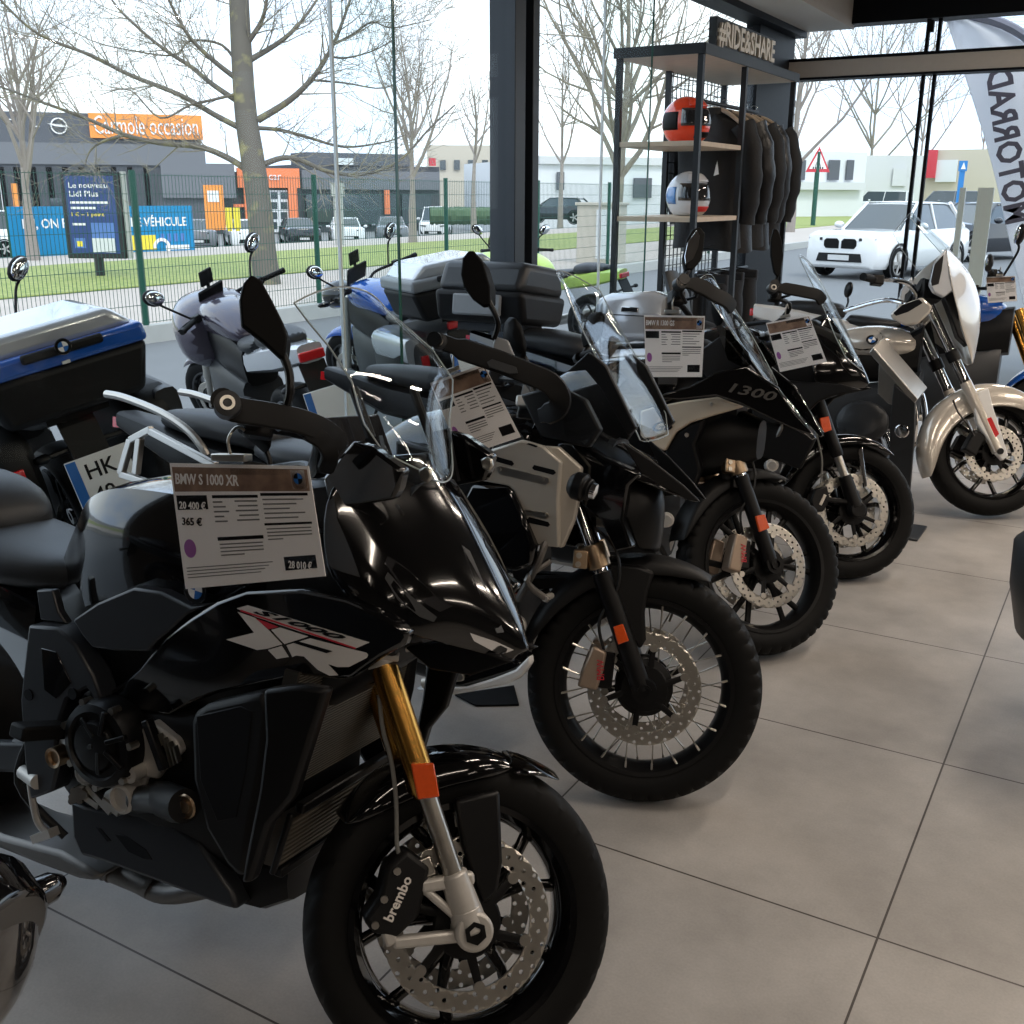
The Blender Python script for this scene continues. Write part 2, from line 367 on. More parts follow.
def roundel(parent,mw,r,t=.002):
    g=G(mw); g.lathe([(0,0),(r,0),(r,t),(0,t)],(0,0,0),(0,0,1),n=28); o=g.build('badge','ink',parent)
    sub=o if (parent is None or parent.parent is None) else parent
    g=G(mw); g.lathe([(r*.93,t),(r,t),(r,t*1.6),(r*.93,t*1.6)],(0,0,0),(0,0,1),n=28,closed=True); g.build('badge_rim','chrome',sub)
    for k in range(4):
        g=G(mw); g.prism([(0,0,t)]+[(r*.62*math.cos(k*PI/2+q*PI/16),r*.62*math.sin(k*PI/2+q*PI/16),t) for q in range(9)],(0,0,t*.5))
        g.build('badge_quarter','brand_blue' if k%2 else 'ink_white',sub)
    return o
def fork_leg(b,y,z0,z1,zt,r0,r1,m0,m1,off=0.,name='fork_leg'):
    # lower tube from z0 to z1, upper from z1 to zt, along the steering axis through the axle
    s=b.axis; k=1/s.z; P=lambda z: V((off,y,b.R))+s*((z-b.R)*k)
    g=b.GS(); g.cyl(P(z0),P(z1+.03),r0,n=24); L=g.build(name,m0,b.root)
    g=b.GS(); g.tube([P(z1),P(z1+.012),P(z1+.05),P(zt)],[r1*.92,r1*1.06,r1,r1],n=24); g.build('fork_tube',m1,L)
    return L,P
def loft(g,st,n=16,cap=True,pw=2.6):
    # stations (x, zbottom, ztop, halfwidth[, y0]) -> rounded superelliptic body along x
    rows=[]
    for q in st:
        x,zb,zt,hw=q[:4]; y0=q[4] if len(q)>4 else 0; cz=(zb+zt)/2; hz=(zt-zb)/2; row=[]
        for k in range(n):
            a=2*PI*k/n; c_,s_=math.cos(a),math.sin(a)
            row.append(V((x,y0+hw*math.copysign(abs(c_)**(2/pw),c_),cz+hz*math.copysign(abs(s_)**(2/pw),s_))))
        rows.append(row)
    g.grid(rows,cu=True)
    if cap:
        k=len(g.v)-len(rows)*n; g.f.append([k+j for j in range(n)][::-1]); g.f.append([k+(len(rows)-1)*n+j for j in range(n)])
    return g

def screen(b,near,ridge,hw,m='screen',curve=2.,st=False,ridge_y=.02,lip=True,sub=1):
    # clear sheet: near = its viewer-side edge, ridge = its middle, both traced; symmetric about the bike
    rows=[]; n=len(near)
    for i in range(n):
        w=hw[i] if isinstance(hw,(list,tuple)) else hw
        e=b.p(near[i][0],near[i][1],-w,st=st); c=b.p(ridge[i][0],ridge[i][1],ridge_y,st=st)
        rows.append([V((c.x+(e.x-c.x)*abs(k/6)**curve,w*k/6,c.z+(e.z-c.z)*abs(k/6)**curve)) for k in range(-6,7)])
    g=G(b.S if st else None); g.grid(rows); ws=g.build('windscreen',m,b.root,sub=sub,smooth=80,solid=.004)
    if lip:
        g=G(b.S if st else None); g.tube([r[0] for r in rows]+rows[-1][1:-1]+[r[-1] for r in rows[::-1]]+rows[0][1:-1][::-1]+[rows[0][0]],.0017,n=6); g.build('screen_edge','clear_edge',ws)
    return ws
def shell(b,name,lines,m,sub=2,solid=.006,zero=True,par=None,st=False):
    # half shell from the centre ridge (first line) to its lower edge (last line), mirrored
    rows=[b.ps(r,st=st) for r in lines]
    if zero: rows[0]=[V((q.x,0,q.z)) for q in rows[0]]
    g=G(); g.grid(rows); g.mirror()
    if st: g2=G(b.S); g2.add(g.v,g.f); g=g2
    return g.build(name,m,par or b.root,sub=sub,smooth=60,solid=solid)
def common(b,ymir=.40,front=True,wb=1.52,rw=.32,exh=True,seat=True):
    # running gear shared by the row: rear wheel, swingarm, frame block, tail
    wheel(b,'rear_wheel',(-wb,0,rw),rw,.18,rw-.088,style='cast5',discs=(-.07,),dr=(.09,.125),lite=True,N=120)
    g=G(); g.bar((-wb,-.11,rw),(-.93,-.11,.44),.03,.07); g.bar((-wb,.11,rw),(-.93,.11,.44),.03,.07); g.bar((-1.05,-.12,.42),(-1.05,.12,.42),.06,.07)
    g.build('swingarm','dark_grey',b.root,bevel=.008)
def fender(b,m,R0,hw,a0,a1,tip=.0,n=22,side=.05,th=.004,edge=None,off=(0,0)):
    rows=[]
    for i in range(n+1):
        a=a0+(a1-a0)*i/n; t=i/n; w=hw*(1-.35*max(0,(t-.7)/.3)**2)*(1-.2*max(0,(.2-t)/.2)**2); rr=R0+.012*math.sin(PI*t)
        sd=side*(math.sin(PI*min(1,max(0,t)))**.6)
        row=[]
        for y,dr in ((-1,-sd),(-.98,-sd*.3),(-.8,.004),(-.4,.013),(0,.017),(.4,.013),(.8,.004),(.98,-sd*.3),(1,-sd)):
            row.append(V((off[0]+(rr+dr)*math.cos(a),y*w,b.R+off[1]+(rr+dr)*math.sin(a))))
        rows.append(row)
    g=b.GS(); g.grid(rows); return g.build('front_fender',m,b.root,solid=th,sub=1,smooth=60)
def bars(b,hx,hz,half,tipx,tipz,r=.016,m='satin_black',rise=.03):
    g=b.GS(); 
    g.tube(catmull([(tipx,-half,tipz),(tipx+.05,-half+.14,tipz+.004),(hx-.01,-.16,hz+rise),(hx,-.07,hz),(hx,.07,hz),(hx-.01,.16,hz+rise),(tipx+.05,half-.14,tipz+.004),(tipx,half,tipz)],4),.011,n=10); H_=g.build('handlebar',m,b.root)
    for sg in(-1,1):
        d=V((.05,-sg*.14,.004)); a=V((tipx,sg*half,tipz)); g=b.GS(); g.cyl(a,a+d*.85,r,n=14); g.build('grip','rubber',H_)
        g=b.GS(); g.box(a+d*1.05+V((0,0,.0)),(.05,.045,.045)); g.build('switch_block','matte_black',H_,bevel=.006)
        g=b.GS(); g.tube([a+d*1.1+V((.03,0,0)),a+d*.6+V((.065,0,-.005)),a+V((.06,0,-.005))],.006,n=8); g.build('lever','satin_black',H_)
        g=b.GS(); g.cyl(a+V((0,-sg*-.0,0)),a+V((-.006,sg*.028,0)),.0185,n=16); e=g.build('bar_end','satin_black',H_)
    g=b.GS(); g.bar((hx,-.11,hz-.05),(hx,.11,hz-.05),.06,.03); g.build('top_yoke','cast_alu',b.root,bevel=.006)
    return H_
def guard(b,pts,w=.042,th=.012,m='matte_black',parent=None,label=None):
    # pts: pixel + y along the outside of the hand guard; mirrored across the bike in the steered frame
    c=[b.p(*q,st=True) for q in pts]; c=catmull(c,4)
    g=G(); rows=[]; N=len(c)
    for i,p in enumerate(c):
        t=(c[min(i+1,N-1)]-c[max(i-1,0)]).normalized(); n=V((0,1,0)); n=(n-t*n.dot(t)).normalized(); u=t.cross(n); 
        k=w/2*(1 if i/N>.12 else .72)*(1 if i/N<.9 else .7); rows.append([p+u*k*x+n*th/2*y for x,y in ((1,.5),(.86,1),(-.86,1),(-1,.5),(-1,-.5),(-.86,-1),(.1,-1.25),(.86,-1))])
    g.grid(rows,cu=True); g.f.append(list(range(8))[::-1]); k=(N-1)*8; g.f.append([k+j for j in range(8)])
    o=None
    for sg in(-1,1):
        g2=G(b.S); g2.add([V((q.x,-sg*q.y,q.z)) for q in g.v],g.f); o2=g2.build('hand_guard',m,parent or b.root,smooth=28); o=o or o2
    return o
def mirror_pair(b,out,stem,y,th=.05,m='mirror_black',glass=True,stem_r=.007):
    o=None
    for sg in(-1,1):
        g=b.GS(); pts=[b.p(px,py,-y,st=True) for px,py in out]; pts=[V((q.x+.0,sg*abs(q.y),q.z)) for q in pts]
        c=sum(pts,V())/len(pts)
        # rounded shell: outline ring, bulged front ring, flat glass ring behind
        r0=[q for q in pts]; r1=[c+(q-c)*.86+V((.25*th,-sg*.8*th,0)) for q in pts]; r2=[c+(q-c)*.45+V((.35*th,-sg*1.1*th,0)) for q in pts]; rb=[c+(q-c)*.96+V((0,sg*.2*th,0)) for q in pts]
        g.grid([rb,r0,r1,r2],cu=True); n=len(pts); k=len(g.v)-4*n; g.f.append([k+3*n+j for j in range(n)]); g.f.append([k+j for j in range(n)])
        o=g.build('mirror',m,b.root,smooth=50,bevel=.003)
        g=b.GS(); g.tube(catmull([V((q.x,sg*abs(q.y),q.z)) for q in [b.p(*t,st=True) for t in stem]],4),stem_r,n=8); g.build('mirror_stem','satin_black',o)
    return o
def clutter(b,seed,x0=-.52,x1=-.22,z0=.42,z1=.80,y=.17):
    # hoses, bolts and pipe stubs on the engine flanks, each its own part
    rr=random.Random(seed)
    for sg in(-1,1):
        for k in range(3):
            p=V((rr.uniform(x0,x1),sg*y,rr.uniform(z0+.1,z1))); q=p+V((rr.uniform(-.1,.14),sg*rr.uniform(0,.03),-rr.uniform(.10,.26))); m_=(p+q)/2+V((rr.uniform(-.05,.05),sg*.04,0))
            g=G(); g.tube(catmull([p,m_,q],5),.007+.005*rr.random(),n=8); g.build('engine_hose',rr.choice(['hose','steel_dull','hose']),b.root)
        for k in range(9):
            p=V((rr.uniform(x0,x1),sg*(y+.005),rr.uniform(z0,z1))); g=G(); g.cyl(p-V((0,sg*.03,0)),p+V((0,sg*.016,0)),.005+.005*rr.random(),n=8); g.build('engine_bolt',rr.choice(['chrome','steel','cast_alu']),b.root)
        p=V((x0+.2,sg*y,z0+.06)); g=G(); g.cyl(p,p+V((.02,sg*.05,.01)),.028,n=16); g.cyl(p+V((.02,sg*.05,.01)),p+V((.021,sg*.056,.01)),.02,n=16); g.build('oil_filler','cast_alu',b.root,bevel=.003)
def endcap(b,par,x,y,z,r=1.):
    for sg in(-1,1):
        o=V((x,sg*y,z)); g=b.GS(); g.lathe([(0,.002),(.012*r,.002),(.020*r,0),(.021*r,-.03)],o,(0,sg,0),n=24); c=g.build('bar_end_cap','dark_grey',par); g=b.GS(); g.lathe([(.007*r,.002),(.0115*r,.002),(.0115*r,.005),(.007*r,.005)],o,(0,sg,0),n=24,closed=True); g.build('cap_ring','steel',c)
# ---------------------------------------------------------------- first bike: black sport tourer in the foreground
b=Bike((-.099,1.737,.282),-26,8,43,.30,'nearest black sport tourer motorcycle with gold fork and orange reflector')
B1=b; R_=b.root
common(b)
wheel(b,'front_wheel',(0,0,.30),.30,.122,.218,X=b.S,style='cast5',a0=.62)
for y in (-.108,.108):
    L,P=fork_leg(b,y,.345,.535,.90 if y>0 else .80,.0185,.0262,'steel','gold')
    g=b.GS(); f=lambda x,z,yy=0: P(.30)+V((x,yy,z-.30))
    sg=1 if y>0 else -1
    # cast foot with axle clamp and caliper brackets
    g.cyl(P(.40)+V((0,0,.0)),P(.33),.026,.030,20); g.cyl(P(.34),P(.30)+V((.0,0,-.004)),.030,.034,20)
    g.cyl(f(0,.30,-.028),f(0,.30,.028),.036,n=28)
    g.bar(f(-.006,.392),f(-.105,.372),.026,.024); g.bar(f(-.10,.372),f(-.165,.305),.020,.022); g.bar(f(-.165,.31),f(-.145,.268),.022,.024)
    g.bar(f(-.145,.272),f(-.02,.288),.024,.022); g.bar(f(-.10,.37),f(-.02,.312),.022,.016)
    ft=g.build('fork_foot','cast_alu',R_,bevel=.006)
    g=b.GS(); g.lathe([(.010,0),(.021,0),(.021,.006),(.012,.006)],f(0,.30,sg*.028),(0,sg,0),n=6); g.cyl(f(0,.30,sg*.022),f(0,.30,sg*.031),.019,n=6); g.build('axle_nut','satin_black',ft)
    # caliper behind the leg
    g=b.GS(); yc=y*.80
    pts=[b.p(*q,yc-.02,st=True) for q in ((385,865),(406,848),(430,866),(418,915),(396,937),(372,932),(362,918),(378,895))]
    g.prism([V((q.x,yc-.035,q.z)) for q in pts],(0,.07,0)); cal=g.build('brake_caliper','matte_black',R_,bevel=.01)
    for q in ((397,871),(384,899),(375,925)):
        g=b.GS(); t=b.p(*q,yc-.035,st=True); g.cyl(t,t+V((0,-.006,0)),.007,n=8); g.build('caliper_bolt','steel',cal)
    if y<0:
        a=b.p(392,923,yc-.038,st=True); c=b.p(408,888,yc-.038,st=True)
        text('brembo',.026,'decal_white',cal,b.S@basis(a,c-a,(c-a).cross(V((0,1,0)))),bold=.0006,sx=1.0)
        g=b.GS(); q=[b.p(*t,-.144,st=True) for t in ((411,764),(434,763),(440,797),(418,800))]; g.prism(q,(0,.012,0)); g.build('side_reflector','reflector_orange',L,bevel=.003)
    # perforated gold sensor plate next to the caliper
    g=b.GS(); q=[b.p(*t,yc-.03,st=True) for t in ((413,862),(430,856),(437,874),(420,880))]; g.prism(q,(0,.01,0)); g.build('caliper_plate','steel',cal,bevel=.003)
# lower yoke
g=b.GS(); z=.795; s=b.axis
for y in(-.108,.108):
    c=V((0,y,b.R))+s*((.782-b.R)/s.z); g.cyl(c-s*.018,c+s*.02,.036,n=24)
c=V((0,0,b.R))+s*((.785-b.R)/s.z); g.bar(c+V((0,-.1,0)),c+V((0,.1,0)),.05,.035); q=V((0,-.108,b.R))+s*((.782-b.R)/s.z); g.cyl(q+V((.02,-.012,.01)),q+V((.075,-.02,.025)),.008,n=10); g.cyl(q+V((-.01,-.03,0)),q+V((.03,-.036,0)),.010,n=8)
g.build('lower_yoke','cast_alu',R_,bevel=.004)
# front fender, steered with the wheel
fd=fender(b,'gloss_black',.300,.080,2.55,1.34,side=.06)
rows=[]
for i in range(7):
    t=i/6; a=1.38-.36*t; rows.append([V(((.317+.010*t)*math.cos(a)-.0,y*.074*(1-.5*t*t),b.R+(.317+.004*t+dz)*math.sin(a))) for y,dz in((-1,-.03*(1-t)-.005),(-.6,0),(0,.012),(.6,0),(1,-.03*(1-t)-.005))])
g=b.GS(); g.grid(rows); part_label(g.build('fender_tip','smoke_screen',fd,solid=.003,sub=1,smooth=60),'smoked see-through fender tip')
for sg in(-1,1):
    g=b.GS(); P=lambda px,py: b.p(px,py,-.092,st=True)
    q=[P(455,800),(P(500,790)),P(503,862),P(498,893),P(484,905),P(474,880),P(462,845)]; q=[V((t.x,sg*.094,t.z)) for t in q]; g.prism(q,(0,-sg*.03,0)); g.build('fork_guard','satin_black',fd,bevel=.008)
# brake line
g=b.GS(); g.tube(catmull([b.p(*q,-.10,st=True) for q in((379,695),(383,730),(391,760),(396,800),(397,845),(401,858))]),.0042,n=8); g.build('brake_hose','cable_grey',R_)
# ---- dark inner body (engine, frame, airbox)
g=G(); loft(g,[(-.93,.36,.62,.13),(-.80,.30,.66,.17),(-.6,.28,.68,.175),(-.42,.30,.70,.17),(-.33,.40,.74,.15)],n=18,pw=4); g.build('engine_block','satin_black',R_,bevel=.006)
g=G(); loft(g,[(-1.0,.55,.80,.10),(-.8,.62,.92,.14),(-.5,.62,.98,.16),(-.3,.66,1.02,.15),(-.12,.80,1.05,.09)],n=18,pw=4); g.build('main_frame','satin_black',R_)
g=G(); g.cyl((-.36,0,1.10),(-.20,0,.74),.045); g.build('steering_head','satin_black',R_)
# ---- tank
def P(px,py,y): return b.p(px,py,y)
rows=[]
for x,zc,zs,hw,zb in ((-.985,.855,.84,.07,.80),(-.95,.92,.895,.085,.79),(-.90,.985,.955,.105,.78),(-.84,1.04,1.005,.135,.80),(-.74,1.075,1.035,.165,.84),(-.60,1.085,1.045,.18,.86),(-.45,1.08,1.035,.175,.86),(-.36,1.06,1.02,.15,.86)):
    h=[(0,zc),(hw*.5,zc-.004),(hw*.86,zc-.014),(hw*.96,zs-.006),(hw*1.01,zs-.05),(hw*1.0,(zs+zb)/2),(hw*.96,zb)]
    rows.append([V((x,-y,z)) for y,z in h[::-1]]+[V((x,y,z)) for y,z in h[1:]])
cols=[catmull([r[j] for r in rows],4) for j in range(len(rows[0]))]
g=G(); g.grid([list(r) for r in zip(*cols)]); g.build('fuel_tank','gloss_black',R_,smooth=22,solid=.006,bevel=.004)
ins=b.panel('tank_shoulder',[(106,512),(118,507),(150,512),(174,520),(183,533),(184,549),(150,540),(114,525)],'gloss_black',(-.753,0,.6),th=.02,bevel=.004)
sp=b.panel('tank_side_panel',[(72,620),(97,603),(133,588),(160,592),(190,607),(205,606),(186,615),(168,632),(155,642),(147,652),(112,651),(92,648),(82,636)],'slate',-.205,th=.04,bevel=.006)
q=b.p(196,590,-.196); roundel(R_,basis(q,(1,0,-.1),(.1,0,1)),.027)
# ---- seats
g=G(); loft(g,[(-1.30,.80,.925,.14),(-1.22,.79,.925,.155),(-1.12,.785,.905,.155),(-1.02,.79,.885,.135),(-.94,.80,.885,.10),(-.89,.82,.885,.07)],n=20,pw=2.6); g.build('rider_seat','seat_vinyl',R_,sub=1,smooth=70)
g=G(); loft(g,[(-1.75,.93,1.01,.09),(-1.6,.90,1.02,.12),(-1.4,.88,1.025,.14),(-1.28,.86,1.02,.14),(-1.21,.86,.98,.12),(-1.17,.88,.93,.08)],n=20,pw=2.6); g.build('passenger_seat','seat_vinyl',R_,sub=1,smooth=70)
g=G(); loft(g,[(-1.92,.90,.98,.05),(-1.7,.80,.95,.11),(-1.3,.72,.86,.13),(-1.0,.66,.80,.12)],n=14,pw=4); t=g.build('tail_cowl','gloss_black',R_)
g=G(); g.box((-1.93,0,.94),(.03,.09,.035)); g.build('tail_lamp','reflector_red',t,bevel=.006)
b.panel('seat_side_cover',[(36,590),(52,590),(58,612),(66,624),(40,620)],'slate',-.17,th=.02,bevel=.004)
# ---- frame plate, clutch, engine details
b.panel('frame_plate',[(28,625),(57,628),(75,645),(93,676),(101,700),(95,702),(86,688),(66,700),(54,735),(58,765),(52,792),(30,800),(24,760),(20,700)],'slate',-.20,th=.05,bevel=.006)
b.panel('frame_plate_recess',[(41,648),(56,652),(71,683),(56,699),(44,690)],'gloss_black',-.202,th=.004,bevel=.001)
def disc(name,px,py,y,prof,m,par=R_,n=40):
    o=b.p(px,py,y); g=G(); g.lathe(prof,o,(0,-1,0),n=n); return g.build(name,m,par)
cl=disc('clutch_cover',100,744,-.215,[(.088,-.05),(.09,0),(.084,.012),(.070,.016),(.066,.010),(.052,.010),(.048,.020),(.02,.024),(0,.024)],'satin_black')
g=G(); o=b.p(100,744,-.235)
for k in range(6):
    a=k*PI/3+.4; g.bar(o+V((.018*math.cos(a),0,.018*math.sin(a))),o+V((.066*math.cos(a),.006,.066*math.sin(a))),.010,.012,up=(0,1,0))
g.build('clutch_rib','satin_black',cl,bevel=.002)
for k in range(7):
    a=k*2*PI/7+.2; g=G(); q=b.p(100,744,-.215)+V((.089*math.cos(a),0,.089*math.sin(a))); g.cyl(q+V((0,.01,0)),q+V((0,-.012,0)),.008,n=8); g.build('cover_bolt','steel',cl)
disc('pivot_bolt',55.5,757,-.225,[(.0,.0),(.013,0),(.015,.006),(.021,.008),(.021,-.02)],'bronze')
for q in((28,695),(72,694)): disc('frame_plug',q[0],q[1],-.203,[(0,.0),(.012,0),(.013,-.01)],'ink')
b.panel('crankcase',[(133,735),(150,722),(176,740),(181,752),(162,772),(157,780),(146,778),(136,812),(116,812),(98,806),(104,792),(124,782)],'cast_alu',-.185,th=.05,bevel=.006,mirror=False)
g=G()
for k in range(6): a=b.p(150+k*5,725+k*4.2,-.195); c=b.p(162+k*3.5,772-k*2,-.195); g.bar(a,c,.004,.012,up=(0,1,0))
g.build('cylinder_fin','steel',R_)
b.panel('frame_strut',[(140,722),(146,720),(164,770),(158,772)],'satin_black',-.215,th=.02,bevel=.003)
disc('water_pump',127.5,796,-.20,[(.031,-.04),(.031,.018),(.025,.022),(.023,.012),(0,.010)],'cast_alu'); disc('pump_boss',135,772,-.20,[(.018,-.03),(.018,.016),(.008,.018),(.007,.01),(0,.01)],'cast_alu')
g=G(); g.tube(catmull([b.p(138,799,-.19),b.p(150,799,-.20),b.p(162,800,-.22)]),[.027]*13,n=14); g.build('coolant_hose','hose',R_)
g=G(); g.tube([b.p(156,796,-.17),b.p(165,799,-.21),b.p(176,804,-.245),b.p(184.5,806,-.262)],[.030,.034,.034,.031],n=20); cp=g.build('crash_protector','matte_black',R_)
g=G(); q=b.p(185.5,806.5,-.264); g.lathe([(0,.004),(.012,.004),(.013,0),(.02,0),(.022,.004),(.024,0)],q,(0,-1,0),n=20); g.build('protector_bolt','bronze',cp)
g=G()
for k in range(9):
    a=b.p(78+rnd.random()*22,785+rnd.random()*14,-.17); g.cyl(a,a+V((.01,-.03,.004)),.006+.004*rnd.random(),n=8)
for a,c in(((88,786),(112,812)),((80,792),(100,806)),((104,800),(120,813))): g.bar(b.p(*a,-.185),b.p(*c,-.185),.012,.014)
g.build('engine_fitting','steel',R_)
# ---- belly pan
b.panel('belly_pan',[(70,799),(84,806),(117,812),(152,815),(176,826),(199,844),(216,870),(231,891),(237,911),(222,907),(164,885),(102,862),(80,856),(72,838)],(('slate')),(-.235,0,.16),th=.06,bevel=.008)
b.panel('belly_vent',[(114,834),(126,836),(146,850),(152,860),(143,859),(128,852)],'ink',(-.2365,0,.16),th=.004,bevel=.001)
b.panel('belly_slot',[(95,827),(101,829),(111,841),(107,842)],'ink',(-.2365,0,.16),th=.004,bevel=.001)
# ---- exhaust under the pan
g=G(); g.tube(catmull([b.p(60,850,-.06),b.p(96,864,-.06),b.p(135,880,-.06),b.p(175,893,-.06),(-.42,-.05,.30)]),.024,n=14)
for q in ((107,868),(113,870),(152,886)): a=b.p(q[0],q[1],-.06); g.cyl(a-V((.006,0,-.002)),a+V((.006,0,-.002)),.028,n=16)
ex=g.build('exhaust_pipe','steel_dull',R_)
b.panel('silencer',[(-60,808),(0,836),(58,852),(82,866),(101,878),(92,882),(78,880),(40,866),(0,850),(-60,830)],'steel_dull',-.13,th=.16,bevel=.015,mirror=False)
# ---- side cowl around the radiator and the radiator core
b.panel('radiator_shroud',[(190,722),(194,712),(205,705),(240,697),(262,692),(268,712),(262,770),(252,818),(244,872),(240,880),(226,866),(205,830),(192,780)],'matte_black',-.262,th=.05,bevel=.012)
b.panel('radiator_shroud_edge',[(262,690),(300,686),(326,690),(312,735),(292,798),(268,826),(250,884),(240,884),(246,850),(258,790),(264,740)],'satin_black',(-.245,.18,0),th=.03,bevel=.008)
b.panel('shroud_duct',[(196,716),(240,706),(252,712),(246,770),(236,818),(217,822),(200,780)],'ink',-.2635,th=.004,bevel=.002)
q=[b.p(*t,-.30,axis=0) for t in((322,686),(372,682),(369,727),(331,790),(289,800))]; q=[V((-.27-.12*(.8-t.z),t.y,t.z)) for t in q]
q=[(-.24,-.205,.80),(-.24,.205,.80),(-.295,.205,.545),(-.295,-.205,.545)]
g=G(); g.prism(q,(-.03,0,0)); rd=g.build('radiator','radiator',R_)
g=G()
for k in range(44):
    t=(k+.5)/44; z=.80-.255*t; x=-.2385-.055*t; g.bar((x,-.2,z),(x,.2,z),.0018,.0016)
g.build('radiator_fin','fin_line',rd)['kind']='stuff'
g=G(); q=[(-.265,-.18,.505),(-.265,.18,.505),(-.295,.18,.40),(-.295,-.18,.40)]; g.prism(q,(-.03,0,0)); oc=g.build('oil_cooler','oil_cooler',R_)
for k in range(9):
    t=(k+.5)/9; g=G(); g.bar((-.263-.03*t,-.178,.502-.098*t),(-.263-.03*t,.178,.502-.098*t),.0035,.0035); g.build('cooler_fin','fin_line',oc)
g=G(); 
for sg in(-1,1): g.bar((-.262,sg*.185,.52),(-.30,sg*.185,.39),.012,.012)
g.bar((-.255,-.17,.525),(-.255,.17,.525),.02,.02); g.bar((-.30,-.17,.385),(-.30,.17,.385),.02,.02); g.build('cooler_frame','satin_black',R_,bevel=.004)
g=G(); q=[b.p(231,886,-.19),b.p(247,886,-.15)]; loft(g,[(-.45,.26,.36,.15),(-.36,.265,.38,.15),(-.30,.30,.40,.14)],n=14,pw=5); g.build('belly_nose','satin_black',R_)
# ---- side fairing with the model lettering
XP=(-.04,0,-.2)
fa=b.panel('side_fairing',[(106,694),(120,684),(138,668),(164,637),(190,618),(216,602),(245,592),(300,590),(345,600),(385,618),(408,633),(404,645),(380,658),(352,678),(338,680),(300,676),(262,684),(215,694),(190,704),(170,716),(140,712)],'gloss_black',XP,th=.03,bevel=.007)
XD=(-.0412,0,-.2)
def decal(pts,m): 
    Q=b.ps(pts,XD)
    for sg in(-1,1): g=G(); g.prism([V((q.x,-sg*q.y,q.z)) for q in Q],(0,sg*.0012*-1,0)); g.build('decal',m,fa)
decal([(236.6,608.3),(247.3,605.4),(369.4,642.5),(355.7,648.4),(298,631),(256,617),(240.5,610.3)],'decal_white')
decal([(237.6,612),(255,618),(267.9,629.8),(282,644.5),(267,648.8),(257,650),(226,639.6),(254,632.7)],'decal_white')
decal([(271,629.8),(279.6,627.6),(308,636.6),(284.5,644.2)],'decal_white')
decal([(267.9,650),(281.5,646),(288.4,657),(276.6,659)],'decal_white')
decal([(286.4,645.3),(309.8,638.4),(354.8,650),(366,652.8),(367.8,655),(366.5,658),(349,667),(337,667),(327.4,664),(338,675.3),(329.4,675.7),(317.7,669.8),(304,656.5),(296,655.5),(292.3,657)],'decal_white')
decal([(256,618.6),(278,627),(268.5,629.4)],'decal_red')
XD=(-.0424,0,-.2)
decal([(292.3,642.6),(298,641.4),(332.3,651.3),(326.4,653.2)],'ink'); decal([(240.5,609.8),(355.7,647.9),(355,649.1),(240,611.2)],'decal_red')
a=b.p(253,612.6,(-.0430,0,-.2)); c=b.p(346,642.3,(-.0430,0,-.2)); text('S1000',.04,'ink',fa,basis(a,c-a,(.0,-.2,1)),bold=.001,shear=.6,fit=((c-a).length,.0115))
# upper tank flank between the card and the fairing
b.panel('flank_panel',[(258,603.4),(264,594.6),(306,590.7),(321.6,609.3),(306,616)],'slate',(-.587,0,.4),th=.012,bevel=.002)
# ---- nose: lofted half shell from ridge to lower edge
rid=[(428,452,0),(448,492,0),(462,512,0),(476,535,0),(499,577,0),(513,605,0),(527,632,0),(532,650,0)]
mid=[(376,452,-.105),(392,480,-.11),(410,510,-.115),(430,540,-.11),(455,575,-.095),(478,602,-.072),(500,628,-.045),(520,655,-.02)]
low=[(322,480,-.20),(325,505,-.205),(345,535,-.205),(372,562,-.2),(405,588,-.18),(440,612,-.14),(478,637,-.08),(516,660,-.02)]
und=[(322,560,-.21),(330,580,-.215),(345,598,-.215),(372,618,-.21),(402,634,-.19),(432,642,-.15),(470,652,-.08),(514,664,-.015)]
rows=[b.ps(r) for r in(rid,mid,low,und)]
rows[0]=[V((q.x,0,q.z)) for q in rows[0]]
g=G(); g.grid(rows); g.mirror(); nz=g.build('nose_fairing','gloss_black',R_,sub=2,smooth=60,solid=.006)
T_=bvh(nz)
b.mark('daylight_trim',T_,[(462,545),(470,551),(487,590),(504,632),(497,633),(478,590)],'slate',nz)
hl=b.mark('headlight',T_,[(385,563),(388,556),(404,566),(424,584),(440,600),(453,606),(440,612),(428,605),(402,588)],'lens',nz,th=.004)
b.mark('headlight_trim',T_,[(385,578),(388,572),(404,590),(428,610),(437,617),(434,622),(420,617),(398,600)],'dark_grey',nz)
b.mark('nose_blade',T_,[(470,633),(497,642),(514,650),(524,656),(518,661),(500,655),(474,641)],'chrome',nz)
b.panel('nose_under_tray',[(404,648),(440,640),(480,650),(512,662),(470,676),(430,670)],'satin_black',-.06,th=.02,bevel=.004)
# screen mount and cockpit
b.panel('cockpit_side',[(322,478),(352,441),(371,447),(402,470),(398,488),(392,500),(345,508),(326,500)],'gloss_black',-.18,th=.03,bevel=.006)
g=G(); loft(g,[(-.33,1.03,1.12,.16),(-.22,1.03,1.15,.15),(-.10,1.03,1.14,.09)],n=14,pw=4); g.build('cockpit_tray','satin_black',R_)
g=G(); g.box((-.27,0,1.19),(.012,.19,.11),Matrix.Rotation(-.45,4,'Y')); g.build('dash_display','lens',R_,bevel=.008)
for sg in (-1,1):
    g=G(); g.tube([(-.12,sg*.09,1.08),(-.17,sg*.10,1.2),(-.22,sg*.10,1.30)],.009,n=8); g.bar((-.13,sg*.12,1.12),(-.16,sg*.12,1.22),.012,.03); g.build('screen_bracket','satin_black',R_)
